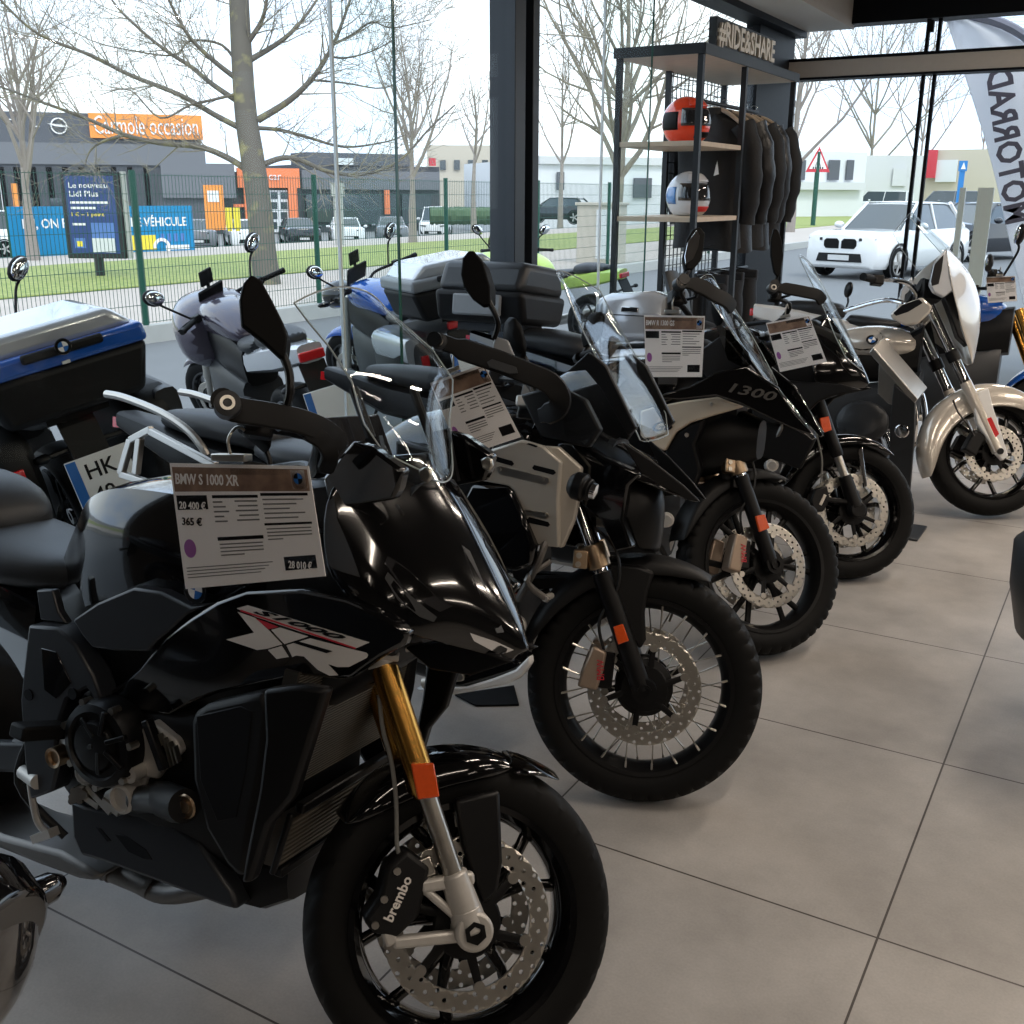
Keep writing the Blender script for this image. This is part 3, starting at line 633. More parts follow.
# ---- windscreen: curved clear sheet
ws=screen(b,[(294,303),(300,311),(309,323),(330,348),(352,382),(358,405),(364,424),(384,453),(420,470)],[(363,289),(368,296),(377,309),(396,337),(416,369),(430,398),(440,428),(448,455),(455,480)],[.15,.158,.165,.175,.175,.165,.15,.12,.06],curve=2.2,ridge_y=.04)
for q in ((427,476),(354,352)): pass
b.panel('screen_knob',[(418,470),(424,467),(430,470),(431,478),(427,483),(420,480)],'steel',-.12,th=.01,bevel=.003)
# ---- handlebar, guards, levers (steered)
Hb=bars(b,-.385,1.13,.42,-.548,1.143)
hg=guard(b,[(217,399,-.425),(235,409,-.425),(265,414,-.42),(300,421,-.41),(326,432,-.385),(341,447,-.35)],w=.042,parent=R_)
guard(b,[(300,428,-.40),(322,440,-.39),(330,455,-.36),(326,470,-.32)],w=.03,parent=R_)
q=b.p(227.5,403,-.455,st=True); endcap(b,hg,q.x,.455,q.z)
clutter(b,1,-1.0,-.86,.40,.72,.13)
mirror_pair(b,m='mirror_black',out=[(251,275),(261,281),(272,301),(284,325),(288,340),(285,362),(279,359),(264,345),(250,334),(241,327),(239,301),(243,284)],stem=[(283,355,-.43),(289,372,-.43),(290,392,-.43),(287,408,-.41),(292,420,-.39)],y=.43)
# ---- brake pedal and rider peg
g=G(); g.tube(catmull([b.p(30,780,-.19),b.p(33,802,-.19),b.p(38,822,-.19),b.p(48,834,-.19)]),.0075,n=8); g.bar(b.p(36,838,-.19),b.p(54,832,-.19),.025,.018); g.cyl(b.p(24,772,-.17),b.p(38,782,-.2),.016,n=12); g.build('brake_pedal','cast_alu',R_)
for sg in(-1,1):
    g=G(); a=b.p(16,732,-.30); a.y*=-sg; c=V((a.x+.02,sg*.17,a.z-.03)); g.bar(a,c,.05,.03); g.build('foot_peg','rubber',R_,bevel=.006)
    g=G(); g.bar(c+V((0,-sg*.0,-.02)),V((-.96,sg*.15,.40)),.05,.03); g.build('peg_bracket','cast_alu',R_,bevel=.006)
g=G(); g.cyl((-.82,.12,.32),(-.86,.33,.02),.012,n=10); g.box((-.86,.335,.014),(.09,.05,.012)); g.build('side_stand','satin_black',R_)
# ---------------------------------------------------------------- shared front end of the two boxer adventure bikes
def boxer_core(b):
    R_=b.root; common(b,wb=1.52,rw=.33)
    g=G(); loft(g,[(-.95,.28,.58,.13),(-.75,.24,.62,.16),(-.5,.24,.66,.16),(-.36,.30,.70,.14)],n=16,pw=4); g.build('engine_block','satin_black',R_)
    for sg in(-1,1):
        g=G(); g.tube([(-.50,sg*.12,.44),(-.50,sg*.22,.45)],[.085,.08],n=16); g.tube([(-.50,sg*.20,.45),(-.50,sg*.30,.455),(-.50,sg*.335,.46)],[.095,.10,.07],n=16,flat=1.25); g.build('cylinder_head','dark_grey',R_,bevel=.008)
    g=G(); loft(g,[(-1.0,.58,.82,.10),(-.8,.62,.90,.13),(-.5,.64,.98,.15),(-.3,.72,1.02,.14),(-.12,.80,1.0,.08)],n=18,pw=4); g.build('main_frame','satin_black',R_)
    rows=[]
    for x,zc,zs,hw,zb in ((-.95,.875,.86,.07,.80),(-.86,.95,.92,.10,.79),(-.74,1.03,.99,.15,.80),(-.58,1.06,1.02,.19,.84),(-.42,1.07,1.03,.19,.88),(-.32,1.06,1.03,.16,.90)):
        h=[(0,zc),(hw*.6,zc-.008),(hw*.9,zs),(hw,(zs+zb)/2),(hw*.95,zb)]
        rows.append([V((x,-y,z)) for y,z in h[::-1]]+[V((x,y,z)) for y,z in h[1:]])
    g=G(); g.grid(rows); g.build('fuel_tank','gloss_black',R_,sub=2,smooth=60,solid=.006)
    g=G(); loft(g,[(-1.32,.82,.90,.15),(-1.15,.80,.89,.155),(-1.0,.80,.875,.13),(-.88,.81,.87,.09)],n=18); g.build('rider_seat','seat_vinyl',R_,sub=1,smooth=70)
    g=G(); loft(g,[(-1.75,.88,.95,.10),(-1.5,.86,.96,.13),(-1.30,.84,.95,.13),(-1.24,.84,.92,.10)],n=18); g.build('passenger_seat','seat_vinyl',R_,sub=1,smooth=70)
    g=G(); loft(g,[(-1.92,.86,.92,.06),(-1.6,.74,.88,.11),(-1.1,.68,.82,.12)],n=14,pw=4); t=g.build('tail_cowl','satin_black',R_); g=G(); g.box((-1.93,0,.88),(.03,.10,.035)); g.build('tail_lamp','reflector_red',t)
    g=G(); g.tube(catmull([(-.36,.06,.40),(-.42,.08,.26),(-.6,.08,.22),(-1.0,-.02,.24)]),.022,n=10); g.cyl((-1.0,-.1,.26),(-1.5,-.22,.42),.06,.065,16); g.build('exhaust_pipe','alu',R_)
    for sg in(-1,1): g=G(); g.cyl((-.95,sg*.15,.36),(-.97,sg*.30,.37),.014,n=10); g.build('foot_peg','rubber',R_)
    g=G(); g.cyl((-.75,.14,.30),(-.82,.34,.02),.012,n=10); g.box((-.82,.345,.014),(.09,.05,.012)); g.build('side_stand','satin_black',R_)
def boxer_front(b,style,kind,caltext,clampz,calpx,reflpx,rimmat='gloss_black',a0=.2,discs=(-.066,.066)):
    R_=b.root
    wheel(b,'front_wheel',(0,0,b.R),b.R,.12,b.R-.083,X=b.S,style=style,kind=kind,discs=discs,dr=(.118,.155),rimmat=rimmat,a0=a0)
    for y in(-.10,.10):
        L,P=fork_leg(b,y,b.R,.60,.88,.027,.021,'satin_black','chrome',off=-.006)
        g=b.GS(); g.cyl(P(b.R)+V((.006,-.02,0)),P(b.R)+V((.006,.02,0)),.034,n=24); s_=1 if y>0 else -1; g.lathe([(.012,0),(.02,0),(.02,.008),(.013,.008)],P(b.R)+V((.006,s_*.02,0)),(0,s_,0),n=16); g.build('axle_clamp','satin_black',L)
        g=b.GS(); c=P(clampz); k=.034; s=b.axis; g.cyl(c-s*k,c+s*k,.032,n=24); g.box(c+V((-.04,-.012 if y<0 else .012,-.012)),(.04,.035,.05)); cl=g.build('fork_clamp','bronze',R_,bevel=.004)
        for dz in(-.014,.010): g=b.GS(); q=c+V((-.045,-.030 if y<0 else .030,-.012+dz)); g.cyl(q,q+V((0,-.006 if y<0 else .006,0)),.008,n=10); g.build('clamp_bolt','steel',cl)
        yc=y*.82
        pts=b.ps(calpx,-.10,st=True); g=b.GS(); g.prism([V((q.x,yc-.03,q.z)) for q in pts],(0,.06,0)); cal=g.build('brake_caliper','bronze_dark',R_,bevel=.007)
        g=b.GS(); 
        c2=sum(pts,V())/len(pts); g.box(V((c2.x+.03,yc,c2.z+.0)),(.05,.03,.10)); g.build('caliper_mount','satin_black',cal,bevel=.004)
        if y<0:
            a=pts[3]+(pts[2]-pts[3])*.5; c=pts[0]+(pts[1]-pts[0])*.5; a=V((a.x,yc-.033,a.z)); c=V((c.x,yc-.033,c.z)); d=c-a
            text(caltext,.03,'decal_red',cal,b.S@basis(a+d*.12+V((.012,0,-.004)),d,d.cross(V((0,1,0)))),fit=(d.length*.62,.020))
            q=b.ps(reflpx,-.132,st=True); g=b.GS(); g.prism(q,(0,.012,0)); g.build('side_reflector','reflector_orange',L,bevel=.003)
    g=b.GS(); g.bar((-.15,-.1,.60),(-.15,.1,.60),.05,.03); g.build('fork_bridge','satin_black',R_)
    g=G(); g.bar((-.16,0,.60),(-.42,-.06,.56),.05,.03); g.bar((-.16,0,.60),(-.42,.06,.56),.05,.03); g.tube(catmull([(-.14,-.05,.64),(-.17,-.06,.74),(-.2,-.03,.84),(-.26,0,.95)]),.022,n=12); g.build('telelever_arm','satin_black',R_)
    g=b.GS(); g.tube(catmull([(-.20,-.10,.76),(-.12,-.115,.70),(-.10,-.115,.60),(-.14,-.10,.50),(-.12,-.09,.42)]),.0045,n=8); g.build('brake_hose','hose',R_)
# ---------------------------------------------------------------- second bike: adventure bike with brushed side plates
b=Bike((.369,2.685,.314),-26,8,21,.325,'black adventure motorcycle with wire-spoked front wheel and brushed metal side plates'); B2=b; R_=b.root
boxer_core(b)
boxer_front(b,'wire','block','BMW',.672,[(593,645),(607,652),(603,672),(597,690),(577,686),(583,668)],[(613,627),(623,624),(629,641),(618,645)],rimmat='satin_black')
g=b.GS()
fd=fender(b,'matte_black',.343,.080,2.95,1.12,side=.05)
for sg in(-1,1):
    P=[b.p(px,py,-.085,st=True) for px,py in ((606,562),(640,566),(655,572),(648,592),(645,612),(646,640),(640,650),(630,640),(616,612))]; g=b.GS(); g.prism([V((q.x,sg*.088,q.z)) for q in P],(0,-sg*.03,0)); g.build('fork_guard','matte_black',fd,bevel=.01)
# brushed tank plate: two facets and pressed slots
PL=(-.245,.0,.0)
pl=b.panel('tank_plate',[(489,450),(521,440),(543,446),(561,462),(558,500),(559,548),(534,545),(523,514),(514,492),(508,486),(480,481)],'silver_panel',(-.10,.10,-.11),th=.02,bevel=.006)
T_=bvh(pl)
b.panel('tank_plate_wing',[(543,446),(558,447),(581,468),(580,490),(574,520),(562,548),(558,548),(557,500),(561,462)],'silver_panel',(-.12,.35,0.),th=.02,bevel=.004)
b.panel('tank_plate_top',[(480,481),(489,450),(486,462),(478,482)],'silver_panel',-.25,th=.02,bevel=.002)
for q in ([(492,458),(494,456),(512,461),(514,464),(512,466),(494,461)],[(532,468),(534,465),(554,470),(556,473),(553,475),(534,470)],[(527,520),(529,517),(548,522),(550,525),(548,527),(529,523)],[(526,444),(529,443),(538,446),(536,447.5)],[(543,448),(546,446.5),(555,449),(553,451)]): b.mark('plate_slot',T_,q,'ink',pl,lift=.0015)
for q in ([(497,467),(500,466),(548,478),(549,482),(546,485),(500,474),(497,471)],[(523,511),(526,510),(547,513),(549,516),(546,519),(526,515)]):
    o=b.mark('plate_rib',T_,q,'steel',pl,lift=.003,th=.004)
for px,py in((500,469.5),(543,479.5),(545,514)):
    h=b.on(T_,[(px,py)],.005)
    for q in h[:1]:
        for sg in(-1,1): g=G(); o=V((q.x,-sg*q.y,q.z)); g.cyl(o,o+V((0,sg*.006,0)),.005,n=10); g.build('plate_rivet','steel',pl)
b.panel('lower_cowl',[(463,499),(471,484),(507,486),(513,493),(522,513),(534,547),(531,566),(515,572),(499,568),(484,545)],'gloss_black',-.235,th=.05,bevel=.01)
b.panel('knee_panel',[(395,440),(440,452),(480,454),(478,482),(463,500),(430,505),(395,490)],'satin_black',-.23,th=.05,bevel=.008)
for sg in(-1,1):
    g=G(); g.tube([V((q.x,-sg*q.y,q.z)) for q in catmull(b.ps([(106,394),(125,398),(160,412),(185,428),(200,444),(207,456)],-.17),4)],.013,n=8); g.build('grab_rail','alu',R_)
    g=G(); F=lambda *a: [V((q.x,-sg*q.y,q.z)) for q in b.ps(a,-.24)]
    for a_,c_ in (((121,474),(131,440)),((131,440),(152,429)),((150,431),(216,466)),((140,438),(136,474)),((121,474),(200,500))): p,q=F(a_,c_); g.bar(p,q,.022,.022)
    g.build('pannier_rack','alu',R_,bevel=.003)
# engine guard, exhaust elbow
b.panel('cylinder_cover',[(424,660),(436,640),(460,633),(482,645),(515,660),(523,664),(515,672),(490,680),(462,688),(440,688),(424,684)],'gloss_black',-.34,th=.10,bevel=.01)
b.panel('skid_plate',[(415,688),(440,688),(466,687),(492,679),(515,670),(529,656),(530,664),(522,676),(508,684),(470,692),(448,696),(420,692)],'white_paint',-.345,th=.03,bevel=.006)
g=G(); g.tube(catmull([b.p(*q,-.37) for q in((436,649),(446,654),(452,664),(449,674),(438,681),(424,683))]),.016,n=12); g.build('exhaust_elbow','silver_panel',R_)
g=G(); g.tube(catmull([b.p(*q,-.36) for q in((466,644),(474,657),(483,670))]),.006,n=8); g.build('guard_rod','dark_grey',R_)
b.panel('clutch_badge',[(451,678),(458,672),(464,676),(463,681),(455,682)],'steel',-.362,th=.01,bevel=.002)
# nose: beak
shell(b,'beak',[[(585,412,0),(618,436,0),(652,458,0),(684,484,0),(700,501,0)],[(575,430,-.12),(605,452,-.11),(640,470,-.09),(672,489,-.055),(698,502,-.012)],[(566,448,-.17),(600,466,-.15),(634,478,-.115),(665,492,-.065),(696,503,-.012)]],'gloss_black')
b.panel('beak_edge',[(622,442),(652,461),(684,486),(700,502),(688,500),(655,483),(640,472)],'matte_black',(-.075,.35,0),th=.01,bevel=.003)
b.panel('nose_side',[(556,444),(575,436),(602,456),(640,474),(628,486),(622,520),(632,548),(615,552),(600,520),(582,505)],'gloss_black',-.14,th=.04,bevel=.006)
shell(b,'headlight_pod',[[(640,462,0),(655,472,0),(668,486,0),(667,520,0),(660,555,0)],[(600,470,-.10),(615,480,-.10),(650,490,-.06),(652,520,-.06),(650,553,-.05)],[(590,480,-.12),(600,500,-.12),(620,510,-.11),(630,530,-.10),(638,552,-.08)]],'satin_black',sub=1)
for sg in(-1,1):
    g=G(); o=b.p(572,484,-.27); c=b.p(596,492,-.27); o.y*=-sg; c.y*=-sg; d=c-o; g.lathe([(0,-.01),(.024,-.005),(.036,.01),(.036,.035),(.028,.04),(.028,.052),(.0,.056)],o,d,n=24); au=g.build('fog_lamp','satin_black',R_,bevel=.002)
    g=G(); g.lathe([(0,.0565),(.022,.0565),(.020,.068),(0,.072)],o,d,n=20); g.build('lamp_lens','chrome',au)
# screen, deflector, bars, guard, mirror
screen(b,[(564,284),(576,317),(595,355),(614,393),(630,418),(640,440)],[(566,272),(585,296),(609,336),(632,376),(648,408),(655,440)],[.13,.15,.16,.16,.15,.12],curve=2.2,ridge_y=.03)
b.panel('side_deflector',[(559,386),(578,371),(588,381),(603,405),(596,428),(584,445),(566,438),(562,415)],'screen',-.25,th=.004,bevel=0)
b.panel('screen_arm',[(566,372),(588,352),(606,366),(636,428),(628,436),(600,388),(585,370)],'satin_black',-.17,th=.02,bevel=.004)
b.panel('cockpit_side',[(520,395),(556,385),(585,400),(600,430),(588,448),(540,438)],'satin_black',-.16,th=.03,bevel=.006)
bars(b,-.40,1.12,.45,-.594,1.163)
hg=guard(b,[(440,341,-.455),(462,349,-.45),(500,362,-.44),(530,374,-.43),(550,383,-.41),(560,397,-.38),(556,410,-.35),(540,416,-.32)],w=.055)
b.panel('guard_slot',[(487,362),(492,359),(516,367),(518,373),(510,374),(489,367)],'dark_grey',-.462,st=True,th=.004,bevel=.001,parent=hg)
q=b.p(438.5,341,-.47,st=True); endcap(b,hg,q.x,.468,q.z); clutter(b,2)
for sg in(-1,1):
    g=b.GS(); g.prism([V((q.x,sg*abs(q.y),q.z)) for q in b.ps([(489,362),(495,336),(508,340),(519,366),(512,372)],-.40,st=True)],(0,.02,0)); g.build('brake_reservoir','grey_case',hg,bevel=.004)
mirror_pair(b,[(463,258),(469,251),(474,251),(484,263),(491,288),(491,306),(484,308),(473,300),(464,288),(461,275)],[(488,300,-.45),(496,316,-.45),(498,326,-.44),(494,338,-.42)],.45)
# ---------------------------------------------------------------- third bike: black and sand boxer
b=Bike((.91,3.675,.303),-26,8,46,.325,'black adventure motorcycle with a sand-coloured flank stripe and a flat upright price card'); B3=b; R_=b.root
boxer_core(b)
boxer_front(b,'cast6','block','BMW',.668,[(735,533),(747,538),(744,556),(739,573),(727,569),(731,550)],[(756,516),(765,514),(770,528),(760,532)],rimmat='satin_black')
fender(b,'matte_black',.343,.078,3.0,1.32,side=.045)
st=b.panel('flank_stripe',[(640,411),(653,407),(684,401),(716,397),(743,407),(712,416),(690,423),(676,432),(665,451),(655,448),(640,436)],'sand',-.20,th=.03,bevel=.006)
b.panel('stripe_bolt',[(709,404),(711,402),(713.5,404),(711.5,406.5)],'steel',-.203,th=.004,bevel=.001,parent=st)
a=b.p(653,432,-.2035); c=b.p(671,430,-.2035); text('GS',.04,'ink',st,basis(a,c-a,(.1,0,1)),fit=(.085,.035),shear=.4,bold=.001)
ns=b.panel('nose_side',[(650,398),(690,386),(716,372),(745,366),(778,388),(790,406),(815,437),(790,428),(760,414),(740,404),(716,396),(680,400)],'gloss_black',(-.20,.45,.02),th=.03,bevel=.006)
T_=bvh(ns)
Q=b.on(T_,[(728,392),(775,402)],.004)
if len(Q)==2: a,c=Q; text('1300',.05,'decal_grey',ns,basis(a,c-a,(0,-.05,1)),fit=((c-a).length,.034),shear=.25,bold=.001)
b.panel('beak_edge',[(752,374),(778,387),(800,415),(816,438),(812,440),(786,418),(768,398)],'chrome',(-.16,.5,0),th=.008,bevel=.002)
shell(b,'beak',[[(745,362,0),(770,380,0),(795,407,0),(816,438,0)],[(735,372,-.12),(760,392,-.10),(785,414,-.06),(814,438,-.012)],[(735,400,-.15),(758,412,-.12),(785,424,-.07),(812,439,-.012)]],'gloss_black')
b.panel('lower_cowl',[(665,452),(676,433),(690,424),(704,420),(694,445),(700,470),(694,488),(672,480)],'satin_black',-.19,th=.05,bevel=.008)
g=G(); loft(g,[(-.36,.60,.85,.12),(-.15,.66,.90,.12),(-.04,.72,.86,.07)],n=14,pw=3); g.build('headlight_pod','satin_black',R_)
screen(b,[(698,281),(712,302),(728,326),(745,352),(766,380)],[(712,275),(727,304),(745,333),(762,360),(778,386)],[.13,.15,.15,.13,.08],m='screen',curve=2.,ridge_y=.03)
b.panel('side_deflector',[(716,326),(722,325),(748,352),(752,364),(744,368),(728,360)],'smoke_screen',-.20,th=.004,bevel=0)
b.panel('cockpit_side',[(700,350),(722,335),(755,372),(745,392),(716,388),(702,372)],'satin_black',-.15,th=.03,bevel=.005)
bars(b,-.40,1.12,.45,-.595,1.154)
hg=guard(b,[(682,282,-.455),(700,286,-.45),(714,294,-.445),(727,301,-.43),(733,309,-.41)],w=.055)
q=b.p(682,282,-.47,st=True); endcap(b,hg,q.x,.468,q.z); clutter(b,3)
mo=mirror_pair(b,[(699,227),(704,234),(703,248),(700,262),(692,271),(685,271),(682,258),(686,240),(692,230)],[(690,268,-.45),(684,280,-.45),(681,292,-.44),(686,303,-.42)],.45)
P=b.ps([(697,230),(700,236),(698,248),(693,259),(686,264),(685,256),(688,242)],-.49,st=True); g=b.GS(); g.prism(P,(0,.004,0)); g.build('mirror_glass','chrome',mo)
g=G(); loft(g,[(-.42,1.02,1.12,.14),(-.3,1.0,1.14,.13),(-.15,.95,1.08,.10)],n=12,pw=4); g.build('cockpit_tray','satin_black',R_)
# ---------------------------------------------------------------- fourth bike: black sport tourer further on
b=Bike((1.478,4.47,.285),-26,8,32.5,.30,'black sport tourer motorcycle with a black top case, beside the champagne bagger'); B4=b; R_=b.root
common(b)
wheel(b,'front_wheel',(0,0,.30),.30,.12,.218,X=b.S,style='cast5',a0=.5)
for y in(-.108,.108):
    L,P=fork_leg(b,y,.30,.52,.85,.018,.026,'steel','satin_black')
    g=b.GS(); g.cyl(P(.44),P(.31),.028,.034,18); g.cyl(P(.30)+V((0,-.028,0)),P(.30)+V((0,.028,0)),.034,n=20); g.bar(P(.33)+V((0,0,0)),P(.33)+V((-.13,0,0)),.02,.02); g.build('fork_foot','satin_black',L,bevel=.004)
    yc=y*.8; pts=b.ps([(814,489),(826,486),(829,500),(822,512),(812,512),(810,500)],-.1,st=True); g=b.GS(); g.prism([V((q.x,yc-.03,q.z)) for q in pts],(0,.06,0)); cal=g.build('brake_caliper','satin_black',R_,bevel=.006)
    g=b.GS(); c=sum(pts,V())/6; g.box((c.x+.01,yc+math.copysign(.032,y),c.z),(.012,.006,.05),Matrix.Rotation(.35,4,'Y')); g.build('caliper_stripe','steel',cal)
    if y<0: q=b.ps([(820,418),(829,416),(832,430),(823,433)],-.137,st=True); g=b.GS(); g.prism(q,(0,.012,0)); g.build('side_reflector','reflector_orange',L,bevel=.003)
fd=fender(b,'gloss_black',.318,.080,2.9,.98,side=.045)
for sg in(-1,1):
    P=[b.p(px,py,-.09,st=True) for px,py in ((858,450),(862,447),(864,462),(867,486),(864,488),(860,464))]; g=b.GS(); g.prism([V((q.x,sg*.094,q.z)) for q in P],(0,-sg*.015,0)); g.build('fender_stay','chrome',fd,bevel=.002)
g=b.GS(); c=V((0,0,b.R))+b.axis*((.80-b.R)/b.axis.z); g.bar(c+V((0,-.12,0)),c+V((0,.12,0)),.06,.04); g.build('lower_yoke','satin_black',R_,bevel=.006)
g=b.GS(); g.tube(catmull([b.p(*q,-.11,st=True) for q in((812,415),(818,440),(822,460),(821,482))]),.004,n=6); g.build('brake_hose','cable_grey',R_)
g=G(); loft(g,[(-.95,.34,.62,.13),(-.7,.26,.68,.17),(-.45,.27,.72,.17),(-.33,.38,.76,.14)],n=16,pw=4); g.build('engine_block','satin_black',R_)
g=G(); loft(g,[(-1.0,.58,.84,.10),(-.7,.64,.98,.15),(-.35,.68,1.02,.15),(-.1,.80,1.0,.09)],n=16,pw=4); g.build('main_frame','satin_black',R_)
g=G(); loft(g,[(-1.0,.82,.88,.08),(-.86,.84,1.02,.13),(-.6,.86,1.09,.17),(-.4,.88,1.07,.15)],n=18); g.build('fuel_tank','gloss_black',R_,sub=1,smooth=60)
g=G(); loft(g,[(-1.32,.80,.92,.15),(-1.1,.79,.89,.15),(-.9,.81,.88,.08)],n=16); g.build('rider_seat','seat_vinyl',R_,sub=1,smooth=70)
g=G(); loft(g,[(-1.75,.93,1.0,.09),(-1.5,.89,1.02,.13),(-1.3,.86,1.0,.13),(-1.22,.87,.94,.08)],n=16); g.build('passenger_seat','seat_vinyl',R_,sub=1,smooth=70)
g=G(); loft(g,[(-1.9,.90,.98,.05),(-1.6,.78,.93,.12),(-1.1,.68,.82,.12)],n=14,pw=4); t=g.build('tail_cowl','gloss_black',R_); g=G(); g.box((-1.91,0,.94),(.03,.09,.03)); g.build('tail_lamp','reflector_red',t)
b.panel('side_fairing',[(752,395),(770,378),(800,382),(840,384),(862,390),(832,396),(818,402),(800,420),(772,425),(752,415)],'satin_black',(-.47,0,.33),th=.03,bevel=.008)
b.panel('radiator_shroud',[(742,420),(780,424),(806,420),(815,440),(800,470),(780,462),(755,455)],'matte_black',-.22,th=.04,bevel=.008)
nz=shell(b,'nose_fairing',[[(830,308,0),(845,325,0),(858,348,0),(866,366,0),(871,384,0)],[(818,322,-.10),(834,342,-.10),(848,360,-.085),(860,374,-.05),(869,385,-.015)],[(812,355,-.17),(826,368,-.15),(842,376,-.115),(856,382,-.06),(867,387,-.012)],[(812,385,-.17),(826,390,-.14),(842,391,-.10),(856,389,-.05),(866,388,-.01)]],'gloss_black')
T_=bvh(nz); b.mark('headlight',T_,[(836,350),(848,360),(860,376),(852,376),(842,366)],'chrome',nz)
screen(b,[(800,259),(812,284),(824,309),(836,338),(846,358)],[(803,256),(823,284),(840,314),(855,345),(866,372)],[.14,.16,.16,.14,.10],curve=2.,ridge_y=.04)
g=G(); loft(g,[(-.36,1.0,1.12,.14),(-.22,1.0,1.12,.13),(-.10,.98,1.06,.08)],n=12,pw=4); g.build('cockpit_tray','satin_black',R_)
bars(b,-.385,1.11,.42,-.551,1.129)
hg=guard(b,[(774,287,-.43),(790,289,-.425),(806,292,-.42),(818,295,-.41),(823,302,-.39)],w=.05)
q=b.p(774,287,-.45,st=True); endcap(b,hg,q.x,.445,q.z); clutter(b,4)
mirror_pair(b,[(773,229),(777,229),(781,240),(783,256),(780,274),(777,279),(773,272),(770,256),(770,240)],[(777,275,-.43),(776,284,-.42),(780,292,-.40)],.43)
def tbox(x0,x1,z0,z1,w0,w1,name,m,par,bev):
    g=G(); g.add([(x,sg*w,z) for z,w in((z0,w0),(z1,w1)) for x,sg in((x0,-1),(x1,-1),(x1,1),(x0,1))],[[0,3,2,1],[4,5,6,7]]+[[i,(i+1)%4,4+(i+1)%4,4+i] for i in range(4)]); return g.build(name,m,par,bevel=bev,seg=3)
cs=tbox(-2.0,-1.52,1.02,1.17,.22,.27,'top_case','matte_black',R_,.03); tbox(-1.99,-1.53,1.165,1.31,.265,.20,'case_lid','dark_grey',cs,.04); tbox(-2.01,-1.9,1.06,1.12,.16,.16,'case_latch','ink',cs,.01)
for sg in(-1,1): g=G(); g.box((-1.76,sg*.262,1.10),(.26,.02,.10)); g.build('case_side_panel','grey_case',cs,bevel=.01)
g=G(); g.box((-1.76,0,1.0),(.36,.22,.04)); g.build('luggage_rack','satin_black',R_)
g=G(); g.tube(catmull([(-.40,-.15,.40),(-.46,-.1,.26),(-.7,-.05,.22),(-1.0,-.1,.24)]),.024,n=10); g.cyl((-1.0,-.12,.25),(-1.35,-.2,.32),.06,.055,14); g.build('exhaust_pipe','alu',R_)
# ---------------------------------------------------------------- white bagger
b=Bike((2.52,5.44,.311),-26,8,27,.325,'champagne bagger motorcycle with large fork-mounted fairing and long front mudguard',rake=30); B5=b; R_=b.root
common(b,wb=1.70,rw=.32)
wheel(b,'front_wheel',(0,0,.325),.325,.13,.238,X=b.S,style='cast5',dr=(.105,.15),a0=.9)
fd=fender(b,'champagne',.352,.088,3.62,.55,side=.13,th=.005)
for y in(-.115,.115):
    L,P=fork_leg(b,y,.325,.64,1.05,.030,.027,'champagne','chrome',off=.0,name='fork_slider')
    sg=-1 if y<0 else 1
    pts=b.ps([(978,392),(988,388),(993,408),(1000,430),(1008,456),(1002,461),(994,452),(988,440),(977,424),(974,408)],-.13,st=True)
    g=b.GS(); g.prism([V((q.x,sg*.138,q.z)) for q in pts],(0,-sg*.03,0)); sl=g.build('slider_cover','white_paint',L,bevel=.006)
    q=b.ps([(986,419),(991,417),(999,434),(995,438)],-.14,st=True); g=b.GS(); g.prism([V((t.x,sg*.144,t.z)) for t in q],(0,-sg*.01,0)); g.build('side_reflector','reflector_red',L,bevel=.002)
    g=b.GS(); c=P(.80); g.cyl(c-b.axis*.03,c+b.axis*.03,.036,n=18); g.build('fork_clamp','satin_black',L)
    g=b.GS(); c=V((-.12,y*.78,.36)); g.box(c,(.07,.07,.12),Matrix.Rotation(.4,4,'Y')); g.build('brake_caliper','satin_black',R_,bevel=.008)
    g=b.GS(); c=P(.5)+V((0,sg*.03,0))
    g=b.GS(); g.cyl(P(.325)+V((0,sg*.02,0)),P(.325)+V((0,sg*.036,0)),.016,n=16); g.build('axle_nut','satin_black',L)
fr=shell(b,'fork_fairing',[[(949,247,0),(964,257,0),(978,270,0),(986,292,0),(987,320,0),(980,345,0),(974,364,0)],[(949,248,-.14),(958,263,-.15),(968,280,-.16),(976,302,-.15),(977,325,-.12),(975,345,-.08),(973,364,-.03)],[(946,249,-.25),(949,268,-.27),(952,290,-.27),(957,309,-.24),(961,328,-.19),(968,346,-.10),(972,364,-.03)]],'champagne',st=True)
b.panel('fairing_inner',[(930,284),(934,264),(946,249),(949,268),(953,290),(944,297),(934,292)],'silver_paint',-.255,st=True,th=.03,bevel=.006)
b.panel('fairing_speaker',[(931,281),(935,264),(944,254),(942,270),(939,284),(932,286)],'ink',-.257,st=True,th=.02,bevel=.003)
b.panel('fairing_back',[(944,297),(953,291),(958,310),(962,330),(968,346),(958,336),(952,318)],'satin_black',-.20,st=True,th=.05,bevel=.006)
screen(b,[(910,217),(922,232),(934,245),(942,254)],[(909,214),(921,226),(934,239),(947,250)],[.13,.15,.16,.16],m='screen',curve=2,st=True,ridge_y=.02)
g=G(); loft(g,[(-.92,.80,.88,.08),(-.82,.78,.93,.14),(-.68,.77,.965,.17),(-.55,.78,.965,.165),(-.45,.80,.94,.12),(-.40,.83,.90,.07)],n=22,pw=2.3); tk=g.build('fuel_tank','champagne',R_,sub=1,smooth=70)
T_=bvh(tk); El=[(863+20*math.cos(a)-.3*11*math.sin(a),338.5+11.5*math.sin(a)+2*math.cos(a)) for a in [2*PI*k/20 for k in range(20)]]
b.mark('tank_inlay',T_,El,'gloss_black',tk,lift=.002)
h=b.on(T_,[(872,340),(880,342),(872,331)],.006)
if len(h)==3: roundel(R_,basis(h[0],h[1]-h[0],h[2]-h[0]),.030)
